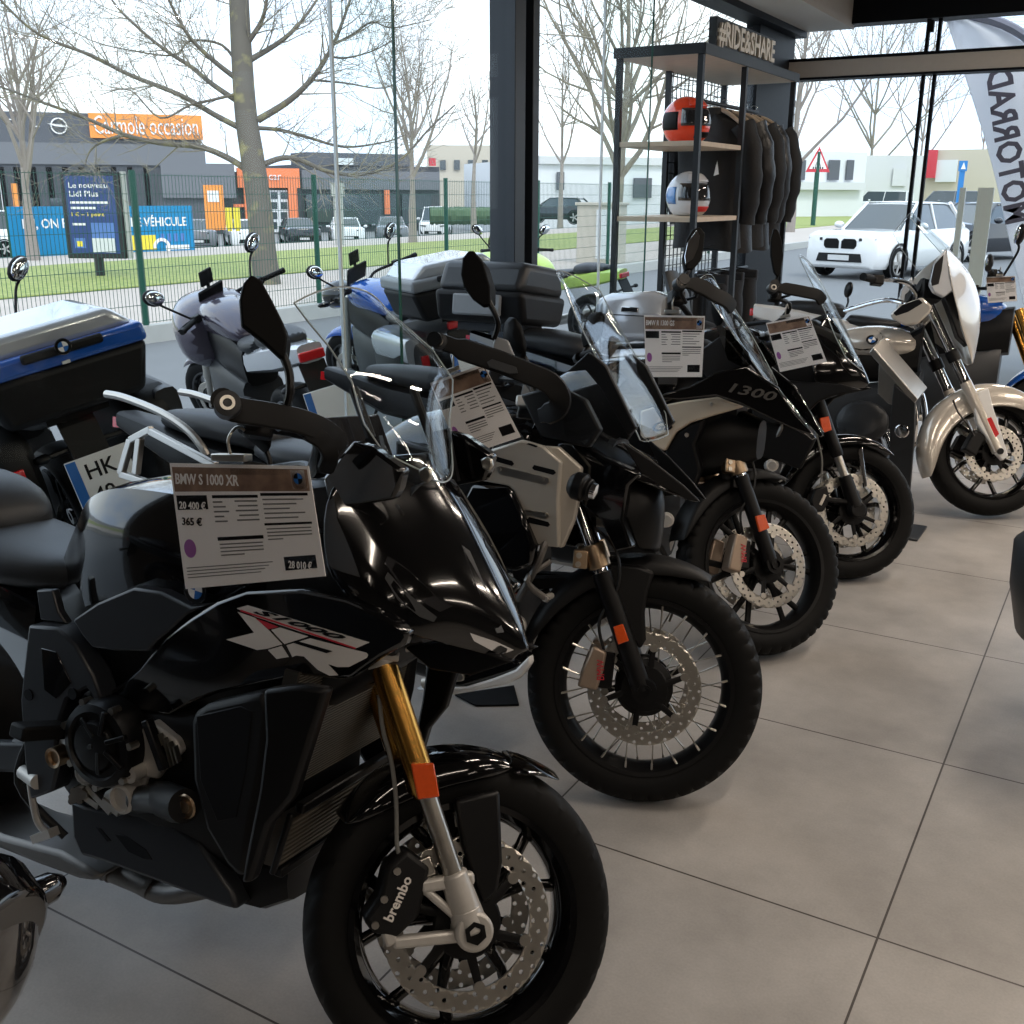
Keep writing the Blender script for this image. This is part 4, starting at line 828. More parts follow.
b.panel('lower_fairing_box',[(890,314),(900,305),(922,297),(932,306),(930,312),(918,324),(905,326),(892,319)],'champagne',-.24,th=.10,bevel=.01)
b.panel('box_speaker',[(893,313),(902,305),(919,299),(923,303),(908,312),(896,316)],'ink',-.242,th=.01,bevel=.003)
for sg in(-1,1):
    g=G(); g.tube([(-.62,sg*.12,.44),(-.62,sg*.30,.45)],[.10,.095],n=18); g.tube([(-.62,sg*.29,.45),(-.62,sg*.32,.455),(-.62,sg*.34,.46)],[.115,.11,.08],n=18,flat=1.2); g.build('cylinder_head','dark_grey',R_,bevel=.006)
    g=G(); g.tube(catmull([(-.38,sg*.06,.34),(-.36,sg*.26,.36),(-.36,sg*.31,.48),(-.40,sg*.28,.62),(-.46,sg*.1,.70)]),.016,n=10); g.build('crash_bar','chrome',R_)
    g=G(); g.tube(catmull([(-.50,sg*.25,.42),(-.45,sg*.26,.24),(-.7,sg*.24,.18),(-1.2,sg*.26,.20),(-2.1,sg*.28,.26)]),.045,n=12); g.build('exhaust_pipe','chrome',R_)
    g=G(); loft(g,[(-2.18,.36,.72,.08,sg*.27),(-1.9,.34,.80,.13,sg*.27),(-1.45,.36,.80,.12,sg*.27),(-1.34,.42,.72,.08,sg*.27)],n=14,pw=3.5); g.build('saddlebag','silver_paint',R_,smooth=60)
g=G(); loft(g,[(-.95,.24,.60,.14),(-.6,.22,.66,.17),(-.38,.26,.74,.15)],n=16,pw=4); g.build('engine_block','dark_grey',R_)
g=G(); loft(g,[(-1.1,.60,.78,.12),(-.6,.66,.84,.13),(-.40,.72,.98,.08)],n=14,pw=4); g.build('main_frame','satin_black',R_)
g=G(); loft(g,[(-1.5,.66,.80,.17),(-1.25,.65,.76,.17),(-1.0,.68,.80,.14),(-.9,.74,.84,.08)],n=16); g.build('rider_seat','seat_vinyl',R_,sub=1,smooth=70)
g=G(); loft(g,[(-1.85,.82,.95,.12),(-1.7,.80,.96,.16),(-1.45,.76,.92,.15)],n=16); g.build('passenger_seat','seat_vinyl',R_,sub=1,smooth=70)
g=G(); loft(g,[(-2.20,.80,1.04,.20),(-2.12,.78,1.07,.25),(-1.86,.78,1.09,.26),(-1.79,.80,1.06,.24)],n=20,pw=4.5); tr=g.build('trunk','silver_paint',R_,smooth=60)
g=G(); loft(g,[(-2.205,.93,.945,.215),(-2.12,.93,.945,.254),(-1.86,.93,.945,.264),(-1.785,.93,.945,.245)],n=20,pw=4.5); g.build('trunk_seam','dark_grey',tr,smooth=60)
g=G(); g.box((-1.97,-.262,.97),(.10,.02,.03)); g.build('trunk_latch','chrome',tr,bevel=.004)
g=G(); g.tube([(-1.74,0,.90),(-1.77,0,1.08),(-1.83,0,1.20)],[.16,.15,.11],n=16,flat=.32,up=(0,1,0)); g.build('backrest','seat_vinyl',R_,smooth=60)
g=G(); loft(g,[(-2.15,.50,.74,.09),(-1.8,.60,.78,.12),(-1.3,.60,.72,.13)],n=14,pw=3); t=g.build('rear_mudguard','champagne',R_,smooth=60); g=G(); g.box((-2.16,0,.68),(.03,.12,.04)); g.build('tail_lamp','reflector_red',t)
g=b.GS(); g.tube(catmull([(-.86,-.44,1.06),(-.80,-.36,1.08),(-.58,-.18,1.14),(-.47,-.06,1.10),(-.47,.06,1.10),(-.58,.18,1.14),(-.80,.36,1.08),(-.86,.44,1.06)]),.013,n=10); H_=g.build('handlebar','chrome',R_)
for sg in(-1,1):
    g=b.GS(); g.cyl((-.875,sg*.455,1.055),(-.80,sg*.36,1.08),.019,n=14); g.build('grip','rubber',H_); g=b.GS(); g.box((-.77,sg*.33,1.085),(.06,.05,.05)); g.build('switch_block','satin_black',H_,bevel=.006)
    if sg<0: continue
    g=b.GS(); g.tube([(-.74,sg*.33,1.09),(-.70,sg*.42,1.18),(-.70,sg*.44,1.22)],.006,n=6); g.ball((-.70,sg*.44,1.26),(.02,.06,.045)); g.build('mirror','satin_black',H_,smooth=60)
g=b.GS(); g.box((-.42,0,1.13),(.10,.30,.10)); g.lathe([(0,.004),(.05,.004),(.055,0),(.055,-.03)],(-.47,-.06,1.16),(-1,0,.3),n=20); g.lathe([(0,.004),(.05,.004),(.055,0),(.055,-.03)],(-.47,.06,1.16),(-1,0,.3),n=20); g.build('instrument_panel','satin_black',R_,bevel=.006)
g=b.GS(); g.tube(catmull([b.p(*q,-.15,st=True) for q in((953,400),(958,412),(967,424),(974,436))]),.005,n=6); g.build('brake_hose','hose',R_)
# ---------------------------------------------------------------- simpler motorcycles: right edge, bottom-left corner and the ones parked outside
def naked(loc,hd,lean,label,steer=0,tank='gloss_black',tail='satin_black',fork='steel',rim='gloss_black',wb=1.5,case=None,panniers=None,plate=None,scr=None,fairing=None,phone=False,seat='seat_vinyl',grip_m=True,card=None,group=None,lamp=True,N=60,racks=False,mir=True,bar_h=1.08,case_z=0):
    f=V((math.cos(math.radians(hd)),math.sin(math.radians(hd)),0))
    class B0: pass
    b=Bike.__new__(Bike); b.R=.31; r=math.radians(25); b.rake=r; la=math.radians(lean); l=V((-f.y,f.x,0)); z=V((0,0,1))
    b.B=Matrix((f,l*math.cos(la)-z*math.sin(la),z*math.cos(la)+l*math.sin(la))).transposed(); b.axis=V((-math.sin(r),0,math.cos(r)))
    p0=V((0,0,.31))+.03*V((-math.cos(r),0,-math.sin(r))); b.S=Matrix.Translation(p0)@Matrix.Rotation(math.radians(steer),4,b.axis)@Matrix.Translation(-p0); b.Sinv=b.S.inverted()
    b.mw=Matrix.Translation(V((loc[0],loc[1],0)))@b.B.to_4x4(); b.inv=b.mw.inverted(); b.root=thing('motorcycle',label,'motorcycle',mw=b.mw,group=group); R=b.root
    wheel(b,'front_wheel',(0,0,.31),.31,.12,.225,X=b.S,style='cast5',lite=True,N=N,rimmat=rim); wheel(b,'rear_wheel',(-wb,0,.32),.32,.17,.235,style='cast5',discs=(-.07,),dr=(.09,.125),lite=True,N=N,rimmat=rim)
    for y in(-.105,.105): fork_leg(b,y,.31,.52,.95,.02,.027,'steel' if fork!='gold' else 'chrome',fork)
    fender(b,tank,.33,.075,2.6,.9,side=.04,n=12)
    g=G(); loft(g,[(-.95,.30,.60,.13),(-.7,.24,.68,.17),(-.42,.28,.72,.16),(-.34,.40,.74,.13)],n=14,pw=4); g.build('engine_block','dark_grey',R)
    g=G(); loft(g,[(-1.0,.56,.80,.10),(-.7,.62,.92,.14),(-.3,.68,.98,.12)],n=14,pw=4); g.build('main_frame','satin_black',R)
    g=G(); loft(g,[(-.98,.80,.87,.08),(-.85,.82,1.0,.13),(-.6,.82,1.06,.17),(-.42,.84,1.04,.15),(-.33,.88,.98,.09)],n=18); g.build('fuel_tank',tank,R,sub=1,smooth=70)
    g=G(); loft(g,[(-1.32,.79,.90,.14),(-1.1,.78,.87,.14),(-.92,.80,.86,.08)],n=16); g.build('rider_seat',seat,R,sub=1,smooth=70)
    g=G(); loft(g,[(-1.78,.88,.95,.08),(-1.5,.85,.97,.13),(-1.3,.83,.95,.12)],n=16); g.build('passenger_seat',seat,R,sub=1,smooth=70)
    g=G(); loft(g,[(-1.92,.82,.92,.07),(-1.6,.74,.90,.12),(-1.1,.66,.80,.12)],n=14,pw=4); t=g.build('tail_cowl',tail,R)
    g=G(); g.box((-1.93,0,.86),(.03,.14,.05)); g.build('tail_lamp','reflector_red',t,bevel=.008)
    g=G(); g.bar((-1.90,0,.82),(-2.02,0,.60),.14,.012,up=(1,0,0)); pb=g.build('plate_bracket','matte_black',R)
    for sg in(-1,1): g=G(); g.tube([(-1.93,sg*.05,.72),(-1.94,sg*.15,.72)],.012,n=8); g.ball((-1.94,sg*.17,.72),(.025,.035,.02),12); g.build('turn_signal','satin_black',R)
    if plate:
        mwp=Matrix.Translation((-2.03,0,.60))@basis((0,0,0),(0,-1,0),(.25,0,1))
        g=G(mwp); g.prism([(-.12,-.10,0),(.12,-.10,0),(.12,.10,0),(-.12,.10,0)],(0,0,.006)); pl=g.build('number_plate','white_paint',R,bevel=.004)
        g=G(mwp); g.prism([(-.118,-.095,.0062),(-.08,-.095,.0062),(-.08,.095,.0062),(-.118,.095,.0062)],(0,0,.001)); g.build('plate_band','brand_blue',pl)
        for k,s in enumerate(plate if plate[0] else ()): text(s,.085,'ink',pl,mwp@Matrix.Translation((-.06,.012-.095*k,.0065)),bold=.001)
    if case:
        base,band,lid=case; c=V((-1.80,0,1.0))
        def rbox(x0,x1,z0,z1,w0,w1,name,m,par,bev):
            g=G(); vs=[(x,sg*w,z) for z,w in((z0,w0),(z1,w1)) for x,sg in((x0,-1),(x1,-1),(x1,1),(x0,1))]; g.add(vs,[[0,3,2,1],[4,5,6,7]]+[[i,(i+1)%4,4+(i+1)%4,4+i] for i in range(4)]); return g.build(name,m,par,bevel=bev,seg=3)
        cs=rbox(-2.04,-1.56,.93+case_z,1.12+case_z,.26,.32,'top_case',base,R,.03)
        bd=rbox(-2.05,-1.55,1.115+case_z,1.19+case_z,.32,.315,'case_lid_band',band,cs,.02)
        ld=rbox(-2.02,-1.58,1.18+case_z,1.27+case_z,.305,.21,'case_lid',lid,cs,.03)
        g=G(); g.box((-2.06,0,1.175+case_z),(.025,.30,.035)); g.build('case_handle','matte_black',cs,bevel=.01)
        g=G(); g.box((-1.8,0,.915+case_z),(.35,.24,.03)); g.build('luggage_rack','satin_black',R)
        roundel(cs,Matrix.Translation((-2.074,0,1.185+case_z))@basis((0,0,0),(0,-1,0),(0,0,1)),.03) if band=='blue_paint' else None
        g=G(); g.box((-2.03,0,1.03+case_z),(.012,.16,.10)); g.build('case_latch','ink',cs,bevel=.004)
        g=G(); g.box((-2.05,0,1.125+case_z),(.01,.03,.012)); g.build('case_button','white_paint',cs,bevel=.002)
    if panniers:
        for sg in(-1,1):
            g=G(); loft(g,[(-1.98,.48,.80,.06,sg*.28),(-1.9,.40,.86,.11,sg*.29),(-1.45,.42,.86,.11,sg*.29),(-1.35,.52,.78,.08,sg*.28)],n=16,pw=4); pn=g.build('pannier',panniers[0],R,smooth=60)
            g=G(); loft(g,[(-1.97,.68,.84,.05,sg*.345),(-1.5,.68,.86,.065,sg*.345),(-1.4,.70,.82,.04,sg*.345)],n=12,pw=4); g.build('pannier_lid',panniers[1],pn,smooth=60)
            g=G(); g.box((-1.985,sg*.28,.68),(.02,.05,.09)); g.build('pannier_reflector','reflector_red',pn,bevel=.004)
    if racks:
        for sg in(-1,1): g=G(); g.tube(catmull([(-1.2,sg*.16,.92),(-1.6,sg*.2,.98),(-1.9,sg*.14,1.0),(-1.9,0,1.0)]),.014,n=8); g.build('grab_rail','alu',R)
    if scr: 
        rows=[[V((x+.12*(1-(k/5)**2),w*k/5,zz)) for k in range(-5,6)] for x,zz,w in((-.42,1.42,.17),(-.34,1.30,.20),(-.24,1.16,.2),(-.14,1.04,.15))]
        g=b.GS() if steer else G(); g.grid(rows); g.build('windscreen',scr,R,sub=1,solid=.004,smooth=80)
    if fairing:
        g=G(); loft(g,[(-.55,.62,1.0,.28),(-.35,.58,1.06,.30),(-.12,.70,1.08,.24),(.06,.80,1.0,.10)],n=18,pw=2.6); g.build('fairing',fairing,R,sub=1,smooth=70)
    H_=bars(b,-.385,bar_h,.42,-.56,bar_h+.04)
    if phone:
        g=b.GS(); g.box((-.36,0,bar_h+.08),(.02,.20,.13),Matrix.Rotation(-.5,4,'Y')); g.build('instrument_display','ink',R,bevel=.006); g=b.GS(); g.box((-.39,0,bar_h+.20),(.015,.10,.10),Matrix.Rotation(-.35,4,'Y')); g.bar((-.37,0,bar_h+.1),(-.38,0,bar_h+.18),.02,.02); g.build('phone_holder','matte_black',R,bevel=.006)
    if mir:
        for sg in(-1,1):
            g=b.GS(); g.tube(catmull([(-.44,sg*.26,bar_h+.04),(-.40,sg*.36,bar_h+.16),(-.41,sg*.40,bar_h+.20)]),.007,n=8); g.ball((-.41,sg*.42,bar_h+.25),(.025,.075,.05),14,Matrix.Rotation(sg*.5,4,'X')); m_=g.build('mirror','matte_black',H_,smooth=60)
            g=b.GS(); g.ball((-.428,sg*.42,bar_h+.25),(.012,.066,.042),14,Matrix.Rotation(sg*.5,4,'X')); g.build('mirror_glass','chrome',m_,smooth=60)
    if lamp and not fairing:
        g=b.GS(); g.tube([(-.20,0,.92),(-.14,0,.93),(-.04,0,.92),(-.01,0,.91)],[.07,.10,.105,.09],n=24,flat=1.1); h=g.build('headlight','gloss_black',R,bevel=.006); g=b.GS(); g.ball((-.02,0,.915),(.03,.10,.09),20); g.build('headlight_lens','lens',h,smooth=60)
        for sg in(-1,1): g=b.GS(); g.tube([(-.12,sg*.10,.90),(-.10,sg*.14,.90)],.010,n=8); g.tube([(-.10,sg*.13,.90),(-.09,sg*.15,.905),(-.07,sg*.20,.915),(-.065,sg*.215,.918)],[.016,.022,.018,.008],n=14); g.build('front_turn_signal','gloss_black',R,smooth=60)
    g=G(); g.cyl((-.82,.13,.30),(-.86,.33,.02),.012,n=8); g.box((-.86,.335,.014),(.09,.05,.012)); g.build('side_stand','satin_black',R)
    g=G(); g.tube(catmull([(-.40,.0,.36),(-.45,-.1,.25),(-.9,-.14,.26)]),.022,n=8); g.cyl((-.9,-.15,.28),(-1.5,-.22,.42),.055,.06,14); g.build('exhaust_pipe','alu',R)
    return b
b6=naked((-.36,7.2),3,8,'blue naked motorcycle with gold fork, at the right edge behind the bagger',steer=15,tank='blue_paint',fork='gold',tail='white_paint')
b0=naked((-.865,.275),2,8,'black naked motorcycle in the lower left corner, showing only its headlight cowl',steer=18,tank='gloss_black',mir=False)
# ---------------------------------------------------------------- price cards
def card(label,pts,b,val,title=None,nums=None,tsize=.09):
    Q=[b.mw@b.p(px,py,val) for px,py in pts]  # TL TR BR BL
    c=sum(Q,V())/4; n=(Q[1]-Q[0]).cross(Q[3]-Q[0]).normalized()
    if n.dot(EYE-c)<0: n=-n
    root=thing('price_card',label,'price card',loc=c); 
    def q(u,v,d=0): return (Q[0]*(1-u)+Q[1]*u)*(1-v)+(Q[3]*(1-u)+Q[2]*u)*v+n*d-c
    def blk(u0,v0,u1,v1,m,name,d=.0012,par=None,t=.0004):
        g=G(); g.prism([q(u0,v0,d),q(u1,v0,d),q(u1,v1,d),q(u0,v1,d)],n*t); return g.build(name,m,par or root)
    sh=blk(0,0,1,1,'paper','sheet',0,t=.0012)
    N_=lambda m,u0,v0,u1,v1,nm='print_block': blk(u0,v0,u1,v1,m,nm,par=sh)
    N_('photo_brown',.015,.03,.985,.225,'photo_strip'); N_('photo_dark',.45,.03,.86,.085,'photo_strip'); N_('ink_white',.87,.04,.965,.21)
    N_('ink',.02,.255,.25,.37); N_('ink',.29,.255,.62,.28); N_('ink',.64,.24,.965,.265); N_('ink',.29,.60,.62,.63); N_('ink',.64,.50,.965,.52); N_('ink',.74,.80,.955,.92)
    for k in range(5): N_('ink_grey',.29,.305+.04*k,.36+.02*(k%3),.318+.04*k,'print_line'); N_('ink_grey',.45+.02*(k%2),.300+.04*k,.61,.313+.04*k,'print_line')
    for k in range(5): N_('ink_grey',.65,.29+.04*k,.93-.05*(k%3),.302+.04*k,'print_line')
    for k in range(4): N_('ink_grey',.30,.655+.03*k,.61-.14*(k//3),.666+.03*k,'print_line'); N_('ink_grey',.65,.545+.03*k,.955-.2*(k//3),.556+.03*k,'print_line'); N_('ink_grey',.03,.83+.026*k,.66-.03*k,.838+.026*k,'print_line')
    g=G(); e=[q(.075+.045*math.cos(a),.68+.075*math.sin(a),.0012) for a in [2*PI*k/18 for k in range(18)]]; g.prism(e,n*.0004); g.build('sticker_dot','violet',sh)
    X=(Q[1]-Q[0]); Y=(Q[0]-Q[3]); 
    def tx(s,u,v,w,h,m): text(s,.02,m,sh,basis(q(u,v,.0018),X,Y),fit=(w*X.length,h*Y.length),name='card_text',bold=.0003)
    if title: tx(title,.03,.165,.47,.085,'ink_white')
    if nums: tx(nums[0],.035,.36,.20,.062,'ink_white'); tx(nums[1],.04,.49,.15,.065,'ink'); tx(nums[2],.765,.90,.16,.06,'ink_white')
    # roundel on the white corner
    for k in range(4):
        o=q(.917,.115,.0018); x=X.normalized()*.009; y=Y.normalized()*.009
        g=G(); g.prism([o]+[o+x*math.cos(k*PI/2+j*PI/12)+y*math.sin(k*PI/2+j*PI/12) for j in range(7)],n*.0003); g.build('print_mark','ink' if k%2 else 'brand_blue',sh)
    g=G(); g.prism([q(-.02,-.03,.004),q(1.02,-.03,.004),q(1.02,1.03,.004),q(-.02,1.03,.004)],n*.0006); g.build('plastic_sleeve','plastic_sleeve',root)
    g=G(); a=q(.36,-.06,.004); d=q(.60,-.06,.004); g.bar(a,d,.012,.022,up=n); e=(a+d)/2; g.tube(catmull([e,e+V((0,0,.03))+n*.005,e+V((0,0,.05))-n*.02,e+V((0,0,.035))-n*.05]),.003,n=6); g.build('clip','plastic_sleeve' if False else 'steel',root,bevel=.002)
    return root
card('price card hung on the tank of the nearest black motorcycle',[(170,463),(309,466),(326,576),(186,589)],B1,-.30,'BMW S 1000 XR',('20 400 €','365 €','28 010 €'))
card('tilted price card hung on the wire-spoked adventure motorcycle',[(430,383),(484,364),(521,437),(461,457)],B2,(-.12,.40,0))
card('upright price card hung on the motorcycle with the sand stripe',[(644,315),(705,316),(702,377),(646,377)],B3,-.34,'BMW R 1300 GS')
card('slanted price card hung on the black sport tourer beside the bagger',[(766,323),(809,315),(827,362),(780,372)],B4,-.30)
Q=b6.p(985,276,-.30)
card('grey price card on the blue motorcycle by the right edge',[(986,277),(1015,276),(1017,301),(988,303)],b6,-.30)
# ---------------------------------------------------------------- info stand beside the bagger, floor plate, stool
t=thing('info_stand','slanted steel info stand between the black sport tourer and the bagger','stand'); c=ony(900,498,5.33); c.z=0
t.location=c; vx=V((math.cos(math.radians(4.4)),math.sin(math.radians(4.4)),0))
def W(px,py): return ony(px,py,c.y)-c
g=G(); P=[W(894,384),W(915,402),W(914,440),V((W(911,492).x,0,0)),V((W(890,492).x,0,0)),W(889,470),(W(890,420))]; g.prism(P,(0,.03,0)); up_=g.build('post_plate','dark_grey',t,bevel=.004)
g=G(); P=[W(870,352),W(876,346),W(899,362),W(919,391),W(914,404)]; g.prism([W(869,353),W(914,404),W(918,399),W(873,347)],(0,.24,.02)); g.build('sloped_top','alu',t,bevel=.004)
g=G(); P=[W(876,349),W(899,380),W(895,410),W(884,406),W(874,396)]; g.prism([p+V((0,.08,0)) for p in P],(0,.02,0)); g.build('back_panel','alu',t,bevel=.003)
g=G(); o=W(902,431); g.lathe([(0,-.004),(.03,-.004),(.034,-.001),(.034,.01)],o,(0,1,0),n=24); g.build('bolt_cover','chrome',up_)
g=G(); o=(W(893,492)+W(911,492))/2; o.z=0; g.box(o+V((0,.06,.006)),(.22,.26,.012)); g.build('foot_plate','dark_grey',t,bevel=.003)
q=[onz(455,696,0),onz(514,687,0),onz(519,706,0),onz(476,707,0)]; cc=sum(q,V())/4; cc.z=0
g=G(); g.prism([V((p.x,p.y,.001))-cc for p in q],(0,0,.006)); o=g.build('stand_plate','ink',None); o.location=cc; tag(o,'small dark pad on the floor under the adventure motorcycle','floor pad')
t=thing('armchair','black tub armchair cut off by the right picture edge','armchair'); c=ondist(1113,640,3.3); c.z=0; t.location=c
g=G(); g.lathe([(.25,.34),(.26,.58),(.29,.61),(.32,.58),(.315,.45),(.28,.30),(.18,.24),(.0,.24)],(0,0,0),(0,0,1),n=40); g.build('tub_shell','seat_vinyl',t,smooth=60)
g=G(); g.lathe([(0,.40),(.18,.40),(.235,.385),(.25,.35),(.24,.30),(0,.29)],(0,0,0),(0,0,1),n=36); g.build('seat','seat_vinyl',t,smooth=60)
g=G(); g.lathe([(.0,.24),(.03,.24),(.03,.03),(.20,.015),(.21,0),(0,0)],(0,0,0),(0,0,1),n=36); g.build('pedestal','chrome',t,smooth=50)
# ================================================================ glazing, frames, beams
mk('pale_mullion',(.70,.74,.73),.4); mk('glass_edge',(.03,.10,.08),.15); mk('wood',(.50,.40,.30),.55,noise=.25,scale=14); mk('wood_pale',(.55,.47,.38),.55,noise=.2,scale=14)
mk('rack_black',(.010,.011,.012),.45); mk('letters',(.72,.68,.60),.5); mk('cloth_black',(.011,.011,.012),.7,noise=.3,scale=60,bump=.25); mk('leather_black',(.009,.009,.010),.38,noise=.2,scale=40,bump=.3)
mk('helmet_orange',(.85,.055,.012),.22,coat=1); mk('helmet_white',(.62,.64,.68),.25,coat=1); mk('helmet_blue',(.06,.22,.55),.25,coat=1); mk('helmet_red',(.6,.03,.03),.3)
HZ=3.0
W1=PV-PW*.5; W2=PV+PW*.5
g=G(); g.box((GX,(.2+W1)/2,HZ/2),(.012,W1-.2,HZ)); o=struct('window_1',g,'glazing'); g=G(); g.box((GX-.06,(Y0+.2)/2,HZ/2),(.14,.2-Y0,HZ)); struct('wall_left_added',g,'wall_paint')  # unseen solid wall added so the nearest tank reflects dark instead of window
g=G(); g.box((GX,(W2+GY)/2,HZ/2),(.012,GY-W2,HZ)); o=struct('window_2',g,'glazing')
g=G(); g.box(((GX+X1)/2,GY,HZ/2),(X1-GX,.012,HZ+.1)); o=struct('window_3',g,'glazing')
for i,v in enumerate((onx(335,150,GX).y,onx(601,150,GX).y)):
    g=G(); g.box((GX+.165,v,HZ/2),(.31,.012,HZ)); f=struct('trim_%d'%(i+2),g,'glazing')
    g=G(); g.box((GX+.322,v,HZ/2),(.006,.014,HZ)); g.build('edge','glass_edge',f)
    g=G(); g.box((GX+.004,v,HZ/2),(.014,.012,HZ)); g.build('joint','pale_mullion',f)
# corner column, header and soffit
a=onx(756,60,GX); c=ony(776,60,GY-.13)
g=G(); g.box(((GX-.05+c.x)/2,GY,CEIL/2),(c.x-GX+.05,.26,CEIL)); g.box((GX-.04,(a.y+GY)/2,CEIL/2),(.12,GY-a.y,CEIL)); struct('trim_5',g,'frame_black',bevel=.006)
g=G(); g.box((GX+.02,(Y0+GY)/2,HZ+.0),(.20,GY-Y0,.05)); struct('trim_6',g,'frame_black')
g=G(); g.box((GX+.22,(Y0+GY)/2,HZ+.235),(.62,GY-Y0,.42)); struct('trim_7',g,'beam_taupe')
h1=ony(900,22,GY).z; h2=ony(900,58,GY).z; h3=ony(900,75,GY).z
g=G(); g.box(((GX+X1)/2,GY+.01,(h1+CEIL)/2+.0),(X1-GX,.22,CEIL-h1)); struct('trim_8',g,'frame_black')
g=G(); g.box(((c.x+X1)/2,GY-.06,(h2+h3)/2),(X1-c.x,.18,h2-h3)); struct('trim_9',g,'beam_taupe',bevel=.004)
g=G(); g.box(((c.x+X1)/2,GY-.06,h2+.012),(X1-c.x,.19,.024)); g.box(((c.x+X1)/2,GY-.06,h3-.008),(X1-c.x,.19,.018)); struct('trim_10',g,'frame_black')
# pair of door stiles with a closer box above
for px in (916,927):
    q=ony(px,150,GY); g=G(); g.box((q.x,GY-.02,h1/2),(.028,.05,h1)); struct('door_%d'%(1 if px==916 else 2),g,'frame_black')
q=ony(932,27,GY); g=G(); g.box((q.x,GY-.05,q.z),(.05,.06,.09)); o=g.build('door_closer','frame_black'); tag(o,'small black door closer box on the tall glazed door frame','door closer')
# pale posts of the glazed entrance at the right
for i,(px,w) in enumerate(((962,.05),(985,.13))):
    q=ony(px,200,GY+.6); g=G(); g.box((q.x,GY+.6,.85),(w,.05,1.7)); struct('trim_%d'%(11+i),g,'pale_mullion')
g=G(); q=ony(785,320,GY-.06); g.box((q.x+.05,GY-.10,.25),(.25,.06,.50)); g.build('x','pale_mullion') if False else None
# ---------------------------------------------------------------- clothes rack with shelves
v0=6.47; P2=ony(702,52,v0); P1=ony(620,62,v0); uF=P2.x; uB=P1.x; zT=P2.z
def vat(px,u): d=ray(px,200); return d.y*(u/d.x)
v1=vat(737,uF); v2=vat(785,uF); zat=lambda px,py: onx(px,py,uF).z
rk=thing('clothes_rack','tall black metal rack with wooden shelves, helmets and jackets near the corner','rack',((uF+uB)/2,(v0+v2)/2,0)); rc=rk.location
def rp(name,g,m,**k):
    for p in g.v: p-=V(rc)
    return g.build(name,m,rk,**k)
for (u,v,z1) in ((uF,v0,zT),(uB,v0,zT),(uF,v1,zT),(uB,v1,zT),(uF,v2,zT),(uB,v2,zT)):
    g=G(); g.box((u,v,z1/2),(.035,.035,z1)); rp('post',g,'rack_black')
g=G(); g.box(((uF+uB)/2,(v0+v2)/2,zT+.02),(uF-uB+.06,v2-v0+.06,.055)); rp('top_board',g,'wood_pale',bevel=.003)
for u,v,a in ((uF+.028,(v0+v2)/2,1),((uF+uB)/2,v0-.028,0)): g=G(); g.box((u,v,zT+.02),(.012,v2-v0+.06,.06) if a else (uF-uB+.06,.012,.06)); rp('top_rail',g,'rack_black')
zS=[onx(702,141,uF).z,onx(702,217,uF).z,.62,.15]
for z in zS:
    g=G(); g.box(((uF+uB)/2,(v0+v1)/2,z-.015),(uF-uB+.02,v1-v0+.02,.03)); rp('shelf',g,'wood',bevel=.002)
g=G()
for k in range(16): v=v1+(v2-v1)*k/15; g.box((uB,v,(zT+.9)/2),(.006,.006,zT-.9))
for k in range(22): z=.92+(zT-.95)*k/21; g.box((uB,(v1+v2)/2,z),(.006,v2-v1,.006))
rp('wire_grid',g,'rack_black')
zr=ony(758,113,(v1+v2)/2).z; zr=onx(755,112,(uF+uB)/2).z; um=(uF+uB)/2
g=G(); g.cyl((um,v1,zr),(um,v2,zr),.014,n=12); rp('hanging_rail',g,'rack_black'); g=G(); g.cyl((um,v1,1.08),(um,v2,1.08),.012,n=10); rp('hanging_rail',g,'rack_black')
# sign letters standing on the rack
sg_=thing('letter_sign','row of pale 3D letters on a dark block standing on top of the rack','sign'); va,vb=vat(711,uF),vat(767,uF); sg_.location=(uF-.05,(va+vb)/2,zT+.0475)
g=G(); g.box((0,0,.095),(.05,vb-va,.19)); g.build('backing','rack_black',sg_)
text('#RIDE&SHARE',.18,'letters',sg_,basis((.027,-(vb-va)/2+.02,.02),(0,1,0),(0,0,1)),ext=.012,fit=(vb-va-.04,.155),bold=.004)
# helmets
def helmet(name_label,px,py,shell_m,visor_m,accents,z,yaw,v,s=1.):
    q=onx(px,py,um+.06); r=thing('helmet',name_label,'helmet',(um+.06,q.y,z),yaw)
    g=G(); rows=[]
    for i in range(15):
        a=PI*(i+.02)/14.2; row=[]
        for j in range(28):
            b_=2*PI*j/28; x=math.sin(a)*math.cos(b_); y=math.sin(a)*math.sin(b_); zz=math.cos(a)
            k=1+.22*max(0,x)*max(0,-zz+.1)*1.2
            row.append(V((x*.155*k*s,y*.125*s,(max(zz,-.80)*.145+.118)*s)))
        rows.append(row)
    g.grid(rows,cu=True); sh=g.build('shell',shell_m,r,smooth=60)
    def patch_(nm,m,a0,a1,b0,b1,off):
        g=G(); rows=[]
        for i in range(7):
            a=a0+(a1-a0)*i/6; rows.append([])
            for j in range(11):
                b_=b0+(b1-b0)*j/10; x=math.sin(a)*math.cos(b_); y=math.sin(a)*math.sin(b_); zz=math.cos(a); k=1+.22*max(0,x)*max(0,-zz+.1)*1.2
                rows[-1].append(V((x*(.155*k+off)*s,y*(.125+off)*s,(zz*(.145+off)+.118)*s)))
        g.grid(rows); return g.build(nm,m,sh,solid=.003,smooth=60)
    patch_('visor',visor_m,1.05,1.75,-1.15,1.15,.003)
    patch_('peak',accents[0],.55,1.0,-.8,.8,.010); patch_('side_graphic',accents[1],1.2,1.9,1.3,2.2,.002); patch_('side_graphic',accents[1],1.2,1.9,-2.2,-1.3,.002); patch_('chin_vent',accents[2],2.0,2.25,-.6,.6,.002)
    return r
